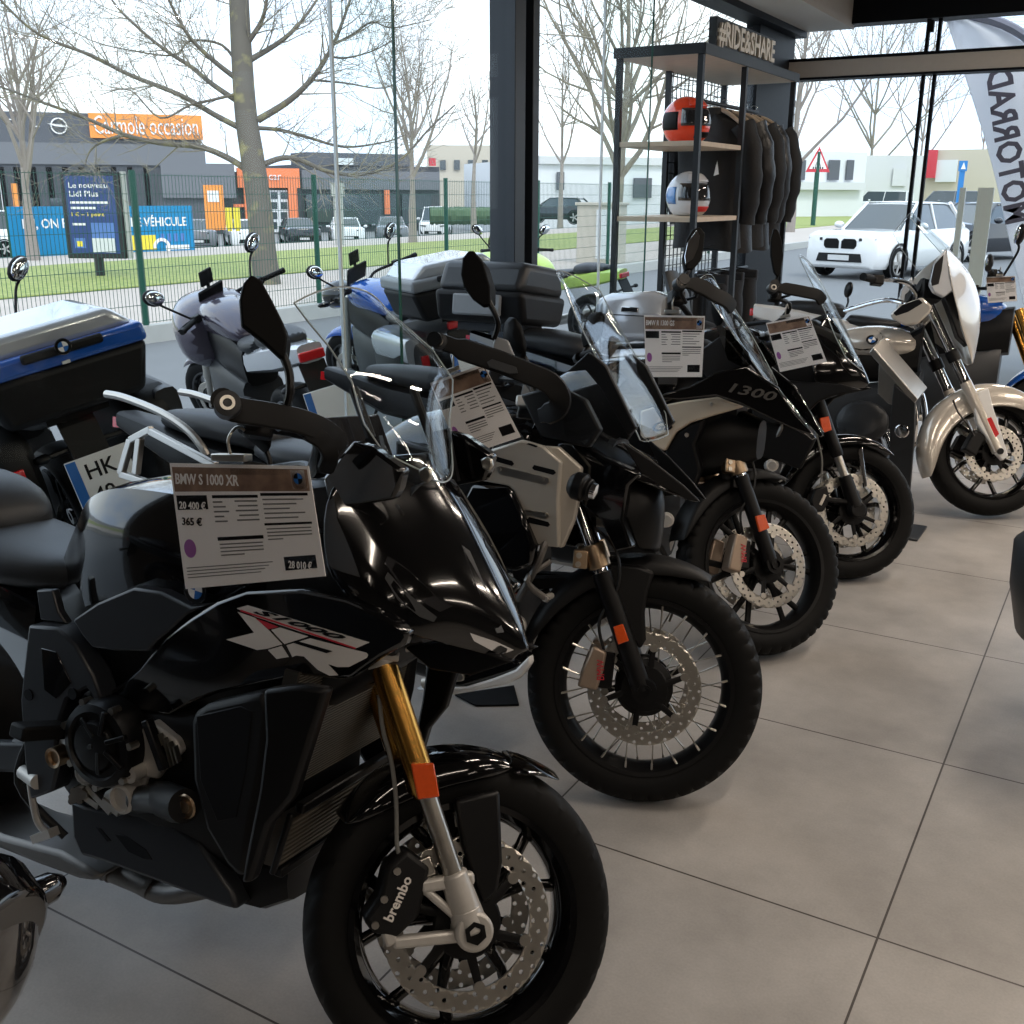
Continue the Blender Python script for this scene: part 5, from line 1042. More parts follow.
helmet('orange helmet with black visor on the upper shelf of the rack',686,120,'helmet_orange','lens',('helmet_orange','ink','ink'),zS[0],math.radians(-20),0,1.08)
helmet('white, blue and red helmet on the middle shelf of the rack',688,200,'helmet_white','lens',('helmet_white','helmet_blue','helmet_red'),zS[1],math.radians(-35),0,1.08)
# jackets: body, two sleeves, collar and a wooden hanger
def jacket(v,label,h,w,m,seed,tag_=False):
    r=thing('jacket',label,'jacket',(um,v,zr),math.radians(seed*3-6)); rr=random.Random(seed)
    rows=[]; N=24
    for i in range(15):
        t=i/14; z=-.07-h*t; hw=w*(.30+.72*min(1,t/.16)**.6 if t<.16 else 1.02-.10*math.sin(PI*(t-.16)/.84)); hd=.06+.07*min(1,t/.2)
        rows.append([V((hw*math.copysign(abs(math.cos(a))**.8,math.cos(a)),(hd+.012*math.sin(5*a+seed+6*t))*math.sin(a),z+.01*math.sin(3*a))) for a in [2*PI*k/N for k in range(N)]])
    g=G(); g.grid(rows,cu=True); k=len(g.v)-N; g.f.append([k+j for j in range(N)]); g.f.append([j for j in range(N)][::-1]); bd=g.build('body',m,r,smooth=60)
    for s in(-1,1):
        pts=catmull([(s*w*.86,0,-.15),(s*w*1.10,.01,-.28),(s*w*1.22,.03*rr.random(),-.48),(s*w*1.14,.05,-.66),(s*w*1.06,.05+.03*rr.random(),-.80)],4)
        g=G(); n=len(pts); g.tube(pts,[.088-.032*(i/(n-1))+.006*math.sin(i*1.7+seed) for i in range(n)],n=14); g.build('sleeve',m,r,smooth=60)
    g=G(); g.lathe([(.055,-.10),(.075,-.10),(.068,-.035),(.058,-.03)],(0,0,0),(0,0,1),n=18,closed=True); g.build('collar',m,r)
    g=G(); g.tube(catmull([(-w*.8,0,-.13),(-w*.4,0,-.06),(0,0,-.035),(w*.4,0,-.06),(w*.8,0,-.13)],4),.014,n=8,flat=1.3); hg_=g.build('hanger','wood',r)
    g=G(); g.tube(catmull([(0,0,-.03),(0,0,.0),(.022,0,.012),(.026,0,.032),(0,0,.040),(-.018,0,.03)],4),.0025,n=6); g.build('hook','chrome',hg_)
    g=G(); g.box((0,-.098,-.45),(.008,.006,.5)); g.build('zip','steel',bd)
    if tag_:
        g=G(); g.prism([(.10,-.12,-.32),(.02,-.12,-.40),(.03,-.125,-.50),(.13,-.125,-.47)],(0,-.002,0)); g.build('swing_tag','ink_white',r)
    return r
J=['nearest the shelves, with a white swing tag','second from the shelves','third from the shelves','fourth from the shelves','outermost on the rail, by the window corner']
for k in range(5): jacket(v1+.17+(v2-v1-.26)*k/4,'black riding jacket hanging on the rack, '+J[k],.90+.03*(k%2),.255+.012*(k%3),'leather_black' if k%2 else 'cloth_black',k,k==0)
def trousers(v,label,seed):
    r=thing('trousers',label,'trousers',(um,v,1.08),math.radians(seed*5-5))
    g=G(); loft(g,[(-.17,-.05,-.0,.03),(0,-.05,.0,.05),(.17,-.05,.0,.03)],n=10); g=G(); g.box((0,0,-.04),(.36,.06,.08)); w=g.build('waistband','cloth_black',r,bevel=.012)
    for s in(-1,1): g=G(); pts=catmull([(s*.09,0,-.06),(s*.10,.01,-.3),(s*.11,.03,-.6),(s*.12,.02,-.95)],4); n=len(pts); g.tube(pts,[.088-.03*i/(n-1)+.005*math.sin(i*2+seed) for i in range(n)],n=14); g.build('trouser_leg','cloth_black',r,smooth=60)
    g=G(); g.tube(catmull([(-.15,0,-.01),(0,0,.01),(.15,0,-.01)],3),.006,n=6); g.tube([(0,0,.0),(0,0,.02)],.003,n=6); g.build('hanger','chrome',r)
for k in range(3): trousers(v1+.2+.32*k,'black riding trousers on the low rail of the rack, '+['nearest the shelves','in the middle','outermost'][k],k)
# ================================================================ outside
mk('asphalt',(.20,.20,.20),.85,noise=.15,scale=3); mk('lot_asphalt',(.15,.155,.16),.8,noise=.15,scale=3); mk('path_tan',(.42,.37,.33),.85,noise=.15,scale=2); mk('concrete',(.40,.40,.38),.8,noise=.12,scale=6)
mk('grass',(.20,.27,.055),.9,noise=.5,scale=9,col2=(.36,.38,.13),ramp=(.35,.65),bump=.4); mk('leaf_litter',(.22,.18,.09),.9,noise=.6,scale=30,col2=(.30,.30,.12),ramp=(.4,.6))
mk('fence_green',(.012,.075,.05),.45); mk('bark',(.20,.175,.15),.85,noise=.5,scale=9,bump=.6,col2=(.30,.27,.20),ramp=(.3,.7)); mk('bark_lichen',(.13,.115,.095),.85,noise=.5,scale=3.5,col2=(.30,.27,.13),ramp=(.55,.75)); mk('bark_far',(.23,.20,.18),.9,noise=.3)
mk('clad_dark',(.10,.105,.12),.6,noise=.1); mk('clad_grey',(.17,.175,.19),.6); mk('clad_deep',(.07,.075,.085),.6); mk('sign_orange',(.90,.32,.07),.5); mk('portal_orange',(.85,.24,.10),.5); mk('sign_white',(.85,.84,.82),.5); mk('banner_blue',(.005,.22,.46),.5); mk('sign_yellow',(.85,.68,.06),.5); mk('poster_blue',(.03,.06,.20),.3); mk('poster_light',(.10,.20,.50),.4)
mk('ad_frame',(.02,.022,.025),.35); mk('facade_white',(.70,.71,.72),.6); mk('facade_beige',(.55,.49,.40),.7); mk('facade_pale',(.60,.60,.60),.6); mk('window_dark',(.05,.065,.075),.1,coat=1); mk('cabinet_beige',(.55,.50,.43),.7); mk('hedge',(.10,.13,.035),.9,noise=.5,scale=12,col2=(.35,.28,.05),ramp=(.4,.7)); mk('hedge_dark',(.07,.11,.06),.9,noise=.4,scale=12)
mk('car_white',(.80,.80,.80),.18,coat=1); mk('car_black',(.012,.014,.02),.14,coat=1); mk('car_grey',(.16,.17,.19),.2,coat=1); mk('car_glass',(.03,.045,.055),.03,coat=1); mk('cloth_white',(.78,.78,.80),.7); mk('cloth_grey',(.22,.22,.27),.7); mk('letter_grey',(.10,.09,.12),.7); mk('sign_blue',(.03,.20,.50),.4); mk('sign_red',(.60,.05,.07),.4)
def flat(name,pts,z,m,th=.06):
    g=G(); g.prism([V((x,y,z)) for x,y in pts],(0,0,-th)); return struct(name,g,m)
RZ=-1.1
U=lambda py,px=100: onz(px,py,0).x
uK=U(349); uP=U(338); uG=U(291); uT=U(263); uR=U(254)
band=lambda name,a,b,z,m: flat(name,[(a,-40),(b,-40),(b,70),(a,70)],z,m)
flat('forecourt',[(GX-.05,-40),(GX-.05,GY+.05),(60,GY+.05),(60,140),(uK,140),(uK,-40)],-.005,'lot_asphalt')
band('verge',uP,uK,.02,'leaf_litter'); band('pavement',uG,uP,.0,'path_tan'); band('grass_strip',uT,uG,.03,'grass'); band('footpath',uR,uT,.02,'path_tan'); flat('road',[(uR-3,-80),(uR-3,140),(-220,140),(-220,-80)],RZ,'asphalt'); g=G(); g.add([(uR,-40,.02),(uR,70,.02),(uR-3.2,70,RZ),(uR-3.2,-40,RZ)],[[0,1,2,3]]); struct('embankment',g,'grass')
g=G(); g.box((uK,15,.09),(.16,110,.20)); struct('kerb_wall',g,'concrete')
# green mesh fence
fz=onx(133,170,uK).z
fe=thing('mesh_fence','green welded mesh fence with round green posts outside the left windows','fence',(uK,6,0))
pv=[onx(px,py,uK).y for px,py in ((139,250),(317,250),(446,215),(574,190))]; st_=pv[1]-pv[0]; pv=[pv[0]-st_,pv[0],pv[1],pv[2],pv[2]+st_,pv[2]+2*st_,pv[2]+3*st_,pv[2]+4*st_]
for v in pv:
    g=G(); g.cyl((0,v-6,.195),(0,v-6,fz),.035,n=12); g.build('post','fence_green',fe)
for a,c in zip(pv,pv[1:]):
    g=G(); n=int((c-a)/.05)
    for k in range(1,n): v=a+(c-a)*k/n-6; g.bar((.0,v,.205),(.0,v,fz-.03),.0042,.0042,up=(0,1,0))
    for k in range(9): z=.22+(fz-.27)*k/8; g.bar((.006,a-6,z),(.006,c-6,z),.006,.006)
    o=g.build('mesh_panel','fence_green',fe,smooth=0,weld=False); o['kind']='stuff'
# ---- trees
def branch(g,p,d,L,r,depth,rr,up=.25,kids=3,nseg=5,tw=.35):
    pts=[V(p)]; dd=V(d).normalized()
    for i in range(nseg):
        dd=(dd+V((rr.uniform(-1,1),rr.uniform(-1,1),rr.uniform(-1,1)))*tw*.5+V((0,0,up*.35))).normalized(); pts.append(pts[-1]+dd*L/nseg)
    n=len(pts); g.tube(pts,[max(.0035,r*(1-.75*i/(n-1))) for i in range(n)],n=6 if depth>1 else 4,cap=False)
    if depth>0:
        for k in range(kids):
            t=rr.uniform(.25,.98); i=min(n-2,int(t*(n-1))); q=pts[i].lerp(pts[i+1],t*(n-1)-i); ax=(pts[i+1]-pts[i]).normalized()
            side=ax.cross(V((rr.uniform(-1,1),rr.uniform(-1,1),rr.uniform(-1,1)))).normalized(); nd=(ax*.75+side*.75)
            branch(g,q,nd,L*rr.uniform(.42,.68),r*.5*(1-.4*t),depth-1,rr,up,kids,4 if depth>1 else 3,tw)
def tree(loc,h,r,label,seed,fork=.3,limbs=7,spread=.5,depth=2,kids=4,group=None,m='bark_far',trunk_h=None):
    rr=random.Random(seed); t=thing('bare_tree',label,'tree',loc,group=group)
    th=h*fork; top=h*.97; pts=[(0,0,-.1),(rr.uniform(-.05,.05),0,th*.5),(rr.uniform(-.1,.1),0,th),(rr.uniform(-.25,.25),rr.uniform(-.2,.2),h*.65),(rr.uniform(-.3,.3),rr.uniform(-.3,.3),top)]
    g=G(); c=catmull(pts,4); n=len(c); g.tube(c,[max(.006,r*(1.15-1.1*(i/(n-1))**.8)) for i in range(n)],n=10); g.build('trunk',m,t)
    g=G()
    for k in range(limbs):
        z=th*(.9+.25*rr.random())+ (top-th)*.55*(k/limbs); a=k*2.4+rr.uniform(-.4,.4); i=min(n-2,int((z/top)*(n-1))); 
        p=min(c,key=lambda q:abs(q.z-z)); branch(g,p,(math.cos(a)*spread,math.sin(a)*spread,.8),(h-z)*rr.uniform(.55,.85),r*.42*(1-.5*k/limbs),depth,rr,.25,kids)
    o=g.build('branches',m,t,weld=False); o['kind']='stuff'
    return t
# big near tree: trunk and main limbs follow the photo, each limb with its own depth
TB=onz(268,284,0); TD=(TB-EYE).dot(_cm@V((0,0,-1)))
big=thing('bare_tree','large bare tree with a thick lichen-covered trunk in front of the fence','tree',(TB.x,TB.y,0))
pp=lambda px,py,dd=0: ondist(px,py,TD+dd)-V((TB.x,TB.y,0))
g=G(); c=catmull([V((0,0,-.1))]+[pp(*q) for q in ((263,250),(259,205),(252,155),(246,115),(242,60),(239,0),(236,-90),(232,-220))],5); n=len(c); k_=TD/FPX
g.tube(c,[k_*(13.5-5.*(i/(n-1))) for i in range(n)],n=16); g.build('trunk','bark_lichen',big,smooth=60)
limbs=[([(247,170),(228,158),(200,147),(160,143),(125,135),(90,120),(50,105),(15,92),(-30,76)],3.4,.0),([(125,135),(104,141),(90,151),(85,166)],1.8,0),
([(244,130),(215,115),(180,95),(130,75),(90,55),(40,35),(5,5),(-20,-25)],3.0,-1.2),([(243,105),(212,84),(190,66),(165,50),(135,25),(112,0),(95,-40)],3.0,.8),
([(241,82),(215,62),(192,40),(178,18),(165,-10),(150,-60)],2.8,-1.),([(241,70),(222,45),(190,41),(175,55),(140,52),(90,40),(40,10)],1.6,1.5),([(244,92),(212,100),(190,105),(160,118),(130,90),(100,95)],1.6,-1.6),
([(258,120),(290,100),(315,75),(333,45),(345,15),(360,-30)],3.6,-.8),([(262,165),(282,158),(300,160),(330,172),(365,174),(400,160),(430,128),(455,105)],3.0,.5),([(256,128),(280,130),(310,138),(345,147),(385,142),(405,135)],2.2,1.2),
([(250,60),(285,38),(310,10),(335,-30)],3.0,.9),([(246,45),(262,20),(268,-10),(275,-60)],3.0,-.5),([(240,20),(225,-15),(205,-60)],3,.3),([(325,55),(345,58),(375,50),(400,35)],1.3,-.6),([(330,46),(352,35),(372,22),(392,28),(430,20)],1.5,-1.0),([(312,80),(345,83),(385,88),(410,70)],1.2,-.9)]
rr=random.Random(5)
for pts,r,dd in limbs:
    n=len(pts); P=catmull([pp(x,y,dd*i/(n-1)) for i,(x,y) in enumerate(pts)],4); N=len(P); g=G()
    g.tube(P,[k_*r*(1-.78*i/(N-1)) for i in range(N)],n=8); lb=g.build('limb','bark_lichen',big,smooth=60)
    g=G()
    for k in range(int(N*1.15)):
        i=rr.randint(int(N*.15),N-2); ax=(P[i+1]-P[i]).normalized(); sd=ax.cross(V((rr.uniform(-1,1),rr.uniform(-1,1),rr.uniform(-1,1)))).normalized()
        branch(g,P[i],ax*.7+sd*.8+V((0,0,.25)),rr.uniform(.4,1.4),k_*r*.30*(1-.5*i/N),2,rr,.2,3,4)
    o=g.build('twigs','bark',lb,weld=False); o['kind']='stuff'
# other bare trees
def gtree(px,py,top,r,label,seed,**k):
    q=onz(px,py,0); d=(q-EYE).dot(_cm@V((0,0,-1))); h=(EYE.z+ (195-top)/FPX*d*1.03); return tree((q.x,q.y,0),h,r,label,seed,**k)
gtree(34,261,15,.16,'slim bare tree with upright branches in front of the blue banner',11,fork=.27,limbs=12,spread=.45,depth=3,kids=4)
gtree(413,243,40,.16,'bare tree between the large tree and the grey post',12,fork=.3,limbs=11,spread=.5,depth=3,kids=4)
gtree(474,232,75,.14,'small bare tree next to the grey window post',13,fork=.4,limbs=8,spread=.6)
gtree(617,250,-60,.22,'tall bare tree seen behind the left end of the clothes rack',14,fork=.22,limbs=15,spread=.75,depth=2,kids=6,m='bark')
gtree(790,232,-30,.20,'bare tree beside the triangular road sign',15,fork=.22,limbs=11,spread=.6,depth=3,kids=4)
gtree(866,214,-20,.26,'forked bare tree behind the white parked car',16,fork=.16,limbs=14,spread=.8,depth=3,kids=4,m='bark')
gtree(914,212,-10,.22,'bare tree behind the black parked car',17,fork=.2,limbs=12,spread=.7,depth=3,kids=4)
gtree(975,212,60,.16,'small bare tree behind the banner flag',18,fork=.35,limbs=8,spread=.6)
gtree(560,228,30,.15,'slim bare tree right of the grey window post',19,fork=.3,limbs=8,spread=.6)
# ---- buildings
FWD=_cm@V((0,0,-1))
def facade(name,label,px0,px1,top,t0,t1,depth,m,cat='building'):
    a=ondist(px0,210,t0); c=ondist(px1,210,t1); a.z=c.z=0; z=ondist((px0+px1)/2,top,(t0+t1)/2).z
    r=thing(name,label,cat,((a+c)/2)); x=(c-a); L=x.length; x.normalize(); y=V((-x.y,x.x,0)); 
    if y.dot(FWD)<0: y=-y
    r.rotation_euler=(0,0,math.atan2(x.y,x.x)); sy=1 if V((-x.y,x.x,0)).dot(FWD)>0 else -1
    g=G(); g.box((0,sy*depth/2,z/2-.6),(L,depth,z+1.2)); g.build('wall',m,r)
    def at(px,py): # local x,z on the front face
        n=y; d=ray(px,py); t=((a-EYE).dot(n))/d.dot(n); q=EYE+d*t-(a+c)/2; return q.dot(x),q.z
    def rect(nm,m2,p0,p1,out=.1,th=.12,par=None):
        (x0,z1),(x1,z0)=at(*p0),at(*p1); g=G(); g.box(((x0+x1)/2,-sy*(out-th/2),(z0+z1)/2),(abs(x1-x0),th,abs(z1-z0))); return g.build(nm,m2,par or r)
    def txt(s,m2,p0,p1,out=.14,par=None,nm='lettering'):
        (x0,z0),(x1,z1)=at(*p0),at(*p1); return text(s,1,m2,par or r,basis((x0,-sy*out,z0),(1,0,0),(0,0,1)),fit=(abs(x1-x0),abs(z1-z0)),name=nm,ext=.02)
    return r,rect,txt,at,sy
r,rect,txt,at,sy=facade('car_dealership','wide grey car dealership with an orange sign, left beyond the fence',-120,206,114,66,72,9,'clad_dark','building')
rect('lower_cladding','clad_grey',(-110,140),(206,166),.15,.1); rect('base_cladding','clad_deep',(-110,166),(160,232),.2,.2); rect('side_cladding','clad_grey',(160,163),(236,198),.3,.2)
s_=rect('sign_board','sign_orange',(88,113),(203,140),.3,.3); txt('Carmole occasion','sign_white',(95,134),(197,118),.36,s_)
for ch,px in (('S',7),('I',20),('L',33)): txt(ch,'sign_white',(px,127),(px+ (2 if ch=='I' else 6),119),.2)
x,z=at(59,126); g=G(); g.lathe([(.42,0),(.50,0),(.50,.08),(.42,.08)],(x,-sy*.1,z),(0,-sy,0),n=36,closed=True); g.prism([(x-.68,-sy*.2,z+.13),(x+.2,-sy*.2,z+.08),(x+.72,-sy*.2,z-.10),(x-.2,-sy*.2,z-.03)],(0,-sy*.06,0)); g.build('emblem','sign_white',r)
for k in range(14): rect('cladding_seam','ink',(-60+k*16,167),(-59.4+k*16,226),.22,.02)
rect('window','window_dark',(50,198),(68,212),.24,.06); rect('door','facade_white',(0,178),(8,245),.25,.06)
r,rect,txt,at,sy=facade('showroom_building','low dark showroom with an orange portal behind the large tree',205,300,172,73,75,8,'clad_deep')
p_=rect('portal','portal_orange',(236,168),(299,188),.6,.6); rect('portal_post','portal_orange',(287,188),(298,232),.6,.6); rect('portal_post','portal_orange',(243,188),(250,226),.6,.6); rect('portal_beam','portal_orange',(233,204),(250,207),.5,.3); txt('car','sign_white',(268,180),(280,175),.66,p_)
w_=rect('window','facade_white',(268,190),(289,232),.3,.2)
for k in range(4): rect('pane','window_dark',(270,192+10*k),(277,199+10*k),.34,.06,w_); rect('pane','window_dark',(280,192+10*k),(287,199+10*k),.34,.06,w_)
r,rect,txt,at,sy=facade('glass_showroom','dark two-storey glass showroom seen between the two tall glass seams',299,440,166,76,82,10,'clad_deep')
rect('upper_storey','clad_dark',(306,152),(412,168),.0,3.); rect('sign_band','clad_grey',(300,170),(438,190),.3,.2); rect('window','window_dark',(304,194),(330,222),.3,.2); rect('window','window_dark',(336,194),(396,224),.3,.2); rect('window','window_dark',(400,194),(430,224),.3,.2); rect('flag_panel','portal_orange',(381,190),(387,214),.6,.1); rect('sign_letters','facade_white',(336,158),(352,165),.25,.05); rect('red_sign','sign_red',(428,158),(434,166),.3,.2)
r,rect,txt,at,sy=facade('far_block','beige apartment block far away behind the small bare tree',428,500,146,110,110,12,'facade_beige')
for k in range(4): rect('window','window_dark',(440+14*k,160),(446+14*k,170),.2,.1)
r,rect,txt,at,sy=facade('white_warehouse','long white warehouse right of the grey window post',536,700,160,70,74,16,'facade_white')
rect('roof_band','facade_pale',(538,156),(698,166),.3,.3); rect('gate','clad_dark',(556,172),(563,190),.2,.1); rect('window','clad_dark',(633,178),(650,198),.2,.1); rect('window','clad_dark',(668,178),(690,196),.2,.1)
r,rect,txt,at,sy=facade('pale_house','pale building with dark shutters behind the triangular sign',770,862,152,80,84,12,'facade_white')
for a,c in((828,837),(846,851),(795,803)): rect('window','clad_dark',(a,160),(c,180),.2,.1)
rect('low_wall','facade_pale',(790,182),(860,190),.6,.5)
r,rect,txt,at,sy=facade('grey_hangar','grey hangar behind the forked bare tree',862,920,156,95,95,14,'facade_pale')
rect('gate','facade_pale',(893,168),(905,186),.2,.1)
r,rect,txt,at,sy=facade('shop_building','pale shop building with a red sign, behind the black car',920,1010,150,100,96,14,'facade_beige')
rect('red_sign','sign_red',(930,150),(936,178),.6,.3); rect('arch_window','facade_white',(938,160),(956,182),.3,.2)
r,rect,txt,at,sy=facade('white_hall','white corrugated hall behind the top of the banner flag',1056,1200,8,60,60,4,'facade_white')
for k in range(12): rect('corrugation','facade_pale',(962,14+k*3.4),(1110,15.2+k*3.4),.05,.05)
# ---- banner, advertising panel, signs
a=ondist(10,235,27.5); c=ondist(193,230,31); zt=ondist(100,206,29.2).z; zb=ondist(100,258,29.2).z; x=(c-a); x.z=0; L=x.length; x.normalize(); mid=(a+c)/2
bn=thing('banner','long blue banner with white lettering on the far side of the grass','banner',(mid.x,mid.y,zb),math.atan2(x.y,x.x)); H_=zt-zb
g=G(); g.box((0,0,H_/2),(L,.06,H_)); sh=g.build('cloth','banner_blue',bn)
for k in range(5): g=G(); g.cyl((-L/2+L*k/4,.06,-zb-1.2),(-L/2+L*k/4,.06,H_),.04,n=8); g.build('post','fence_green',bn)
text('ICI, ON RACHÈTE VOTRE VÉHICULE',1,'sign_white',sh,basis((-L*.435,-.034,H_*.56),(1,0,0),(0,0,1)),fit=(L*.895,H_*.26),bold=.02)
for p,q,m in (((-.18,.12),(.27,.42),'sign_yellow'),): g=G(); g.box(((p[0]+q[0])/2*L,-.034,(p[1]+q[1])/2*H_),((q[0]-p[0])*L,.01,(q[1]-p[1])*H_)); g.build('print_box',m,sh)
g=G(); g.lathe([(.17,0),(.26,0),(.26,.02),(.17,.02)],(L*.30,-.04,H_*.17),(0,-1,0),n=24,closed=True,a0=.7,a1=5.6); g.build('print_ring','sign_white',sh); g=G(); g.box((L*.395,-.034,H_*.16),(L*.14,.01,H_*.09)); g.build('print_bar','sign_white',sh)
for k in range(4): g=G(); g.box((L*(.31+.04*k),-.034,H_*.36),(L*.02,.01,H_*.16)); g.build('print_bar','poster_light',sh)
ca=onz(101,277,0); tA=(ca-EYE).dot(FWD); A=lambda px,py: ondist(px,py,tA)
a,c=A(97,172),A(97,258); w=(A(128,215)-A(68,215)).length
ad=thing('advertising_panel','dark framed poster panel on a single foot, in front of the blue banner','poster panel',(ca.x,ca.y,0),math.radians(26)); h0,h1=c.z,a.z
g=G(); g.box((0,0,(h0+h1)/2),(w,.16,h1-h0)); fr=g.build('frame','ad_frame',ad,bevel=.02); g=G(); g.cyl((0,0,-.1),(0,0,h0+.02),.09,n=14); g.build('foot','ad_frame',ad); g=G(); g.box((w*.54,.02,(h0+h1)/2),(w*.05,.14,h1-h0)); g.build('side_trim','concrete',ad)
pw=w*.83; pz0=h0+.10*(h1-h0)*.6; pz1=h1-.05*(h1-h0); ph=pz1-pz0
g=G(); g.box((0,-.083,(pz0+pz1)/2),(pw,.01,ph)); po=g.build('poster','poster_blue',ad)
T=lambda s,u,v,ww,hh,m: text(s,1,m,po,basis((-pw/2+u*pw,-.0895,pz1-v*ph),(1,0,0),(0,0,1)),fit=(ww*pw,hh*ph),bold=.012)
T('Le nouveau',.08,.155,.78,.07,'sign_white'); T('Lidl Plus',.08,.265,.58,.075,'sign_white'); T('1 € = 1 point',.08,.53,.66,.065,'sign_yellow')
for v_,ww in ((.34,.76),(.41,.5),(.62,.26)): g=G(); g.box((-pw/2+.08*pw+ww*pw/2,-.089,pz1-v_*ph),(ww*pw,.004,.030*ph)); g.build('print_line','sign_white',po)
for (u0,u1,va_,vb_,m) in ((.08,.30,.80,.93,'poster_light'),(.45,.92,.60,.80,'poster_light'),(.44,.90,.80,.985,'facade_white'),(.13,.24,.84,.91,'sign_yellow')): g=G(); g.box((-pw/2+(u0+u1)/2*pw,-.090 if m!='sign_yellow' else -.094,pz1-(va_+vb_)/2*ph),((u1-u0)*pw,.004,(vb_-va_)*ph)); g.build('print_box',m,po)
def board(nm,label,cat,px0,px1,py0,py1,t,m,m2=None):
    a=ondist((px0+px1)/2,(py0+py1)/2,t); w=(px1-px0)*t/FPX; h=(py1-py0)*t/FPX; r=thing(nm,label,cat,(a.x,a.y,0),YAW); z=a.z
    g=G(); g.box((0,0,z),(w,.12,h)); o=g.build('panel',m,r); g=G(); g.box((0,.02,(z-h/2)/2),(min(w*.7,.3),.08,z-h/2)); g.build('foot',m2 or m,r); return o,r,z,w,h
o,r,z,w,h=board('totem','tall orange totem sign by the dealership','sign',205,224,186,229,48,'sign_orange'); g=G(); g.box((0,-.07,z+h*.25),(w*.6,.02,h*.25)); g.build('print_block','sign_white',o)
board('flag_panel','left yellow upright panel beside the orange totem','sign',226,232,208,228,47,'sign_yellow'); board('flag_panel','right yellow upright panel beside the large tree trunk','sign',234,240,208,228,47,'sign_yellow'); board('flag_panel','narrow orange upright panel behind the slim tree at far left','sign',13,18,184,207,46,'sign_orange')
# round sign pole
o,r,z,w,h=board('round_sign','round grey sign on a thin pole behind the large tree','road sign',331,344,183,196,34,'concrete'); 
q=onz(813,226,0); tq=(q-EYE).dot(FWD); sc=tq/FPX; rs=thing('road_sign','triangular red-bordered road sign on a green pole','road sign',(q.x,q.y,0),YAW); zc=ondist(815,161,tq).z; zb_=ondist(815,172,tq).z
g=G(); g.cyl((0,.06,-.1),(0,.06,zc+8*sc),2.4*sc,n=12); g.build('pole','fence_green',rs)
tri=lambda k,y: [V((-12*sc*k,y,zc-11*sc*k)),V((12*sc*k,y,zc-11*sc*k)),V((0,y,zc+13*sc*k))]
g=G(); g.prism(tri(1,0),(0,-.03,0)); pl=g.build('plate','sign_red',rs); g=G(); g.prism(tri(.72,-.03),(0,-.01,0)); g.build('plate_face','sign_white',pl)
g=G(); g.ball((0,-.045,zc+2*sc),(1.6*sc,.01,1.6*sc),12); g.bar((-1*sc,-.045,zc),(-3*sc,-.045,zc-6*sc),1.5*sc,.01); g.bar((0,-.045,zc),(2.5*sc,-.045,zc-6*sc),1.5*sc,.01)
for k in range(-2,3): g.box((k*2.3*sc,-.045,zc-7*sc),(1.1*sc,.01,2*sc))
g.build('walker_symbol','ink',pl)
o,r,z,w,h=board('crossing_sign','square blue pedestrian sign in front of the pale shop building','road sign',959,967,161,171,60,'sign_blue'); g=G(); g.prism([(-w*.3,-.07,z-h*.3),(w*.3,-.07,z-h*.3),(0,-.07,z+h*.35)],(0,-.02,0)); g.build('symbol','sign_white',o)
# utility cabinet and hedge
q=onz(598,263,0); tq=(q-EYE).dot(FWD); cb=thing('utility_cabinet','beige concrete utility cabinet outside, left of the clothes rack','cabinet',(q.x,q.y,0),math.radians(12)); hc=ondist(598,205,tq).z; wc=44*tq/FPX
g=G(); g.box((0,.3,hc/2),(wc,.7,hc)); w_=g.build('body','cabinet_beige',cb,bevel=.01); g=G(); g.box((0,.3,hc+.03),(wc+.1,.8,.07)); g.build('lid','cabinet_beige',cb,bevel=.01); g=G(); g.box((wc*.2,-.06,hc*.5),(wc*.5,.03,hc*.85)); g.build('door','facade_white',w_)
for lab,px0,px1,py,top,m in (('low yellow-green hedge beyond the road, below the triangular sign',775,862,204,190,'hedge'),('dark clipped hedge in front of the white warehouse',545,640,200,188,'hedge_dark'),('green hedge beside the small bare tree',430,492,224,208,'hedge_dark')):
    a=onz(px0,py,0); c=onz(px1,py,0); hd=thing('hedge',lab,'hedge',((a+c)/2)); x=c-a; hd.rotation_euler=(0,0,math.atan2(x.y,x.x)); hh=(py-top)*((a-EYE).dot(FWD))/FPX; rr=random.Random(3)
    g=G(); L=x.length; rows=[[V((-L/2+L*i/40,.6*math.cos(b_)*(1+.2*rr.random()),hh*.5+hh*.5*math.sin(b_)*(1+.2*rr.random()))) for b_ in [2*PI*k/10 for k in range(10)]] for i in range(41)]; g.grid(rows,cu=True); g.build('foliage',m,hd)
# green railing beyond the road
a=onz(860,206,0); c=onz(1000,206,0); x=c-a; rl=thing('railing','dark green railing beyond the road behind the parked cars','fence',((a+c)/2)); rl.rotation_euler=(0,0,math.atan2(x.y,x.x)); L=x.length*1.6
for k in range(12): g=G(); g.cyl((-L/2+L*k/11,0,0),(-L/2+L*k/11,0,2.0),.07,n=8); g.build('post','fence_green',rl)
for z in (.3,1.9): g=G(); g.bar((-L/2,0,z),(L/2,0,z),.05,.05); g.build('rail','fence_green',rl)
flat('far_grass',[(onz(770,228,0).x,onz(770,228,0).y),(onz(1040,214,0).x,onz(1040,214,0).y),(onz(1040,207,0).x,onz(1040,207,0).y),(onz(770,216,0).x,onz(770,216,0).y)],.04,'grass',.03)
flat('far_path',[(onz(770,216,0).x,onz(770,216,0).y),(onz(1040,207,0).x,onz(1040,207,0).y),(onz(1040,204,0).x,onz(1040,204,0).y),(onz(770,208,0).x,onz(770,208,0).y)],.04,'path_tan',.03)
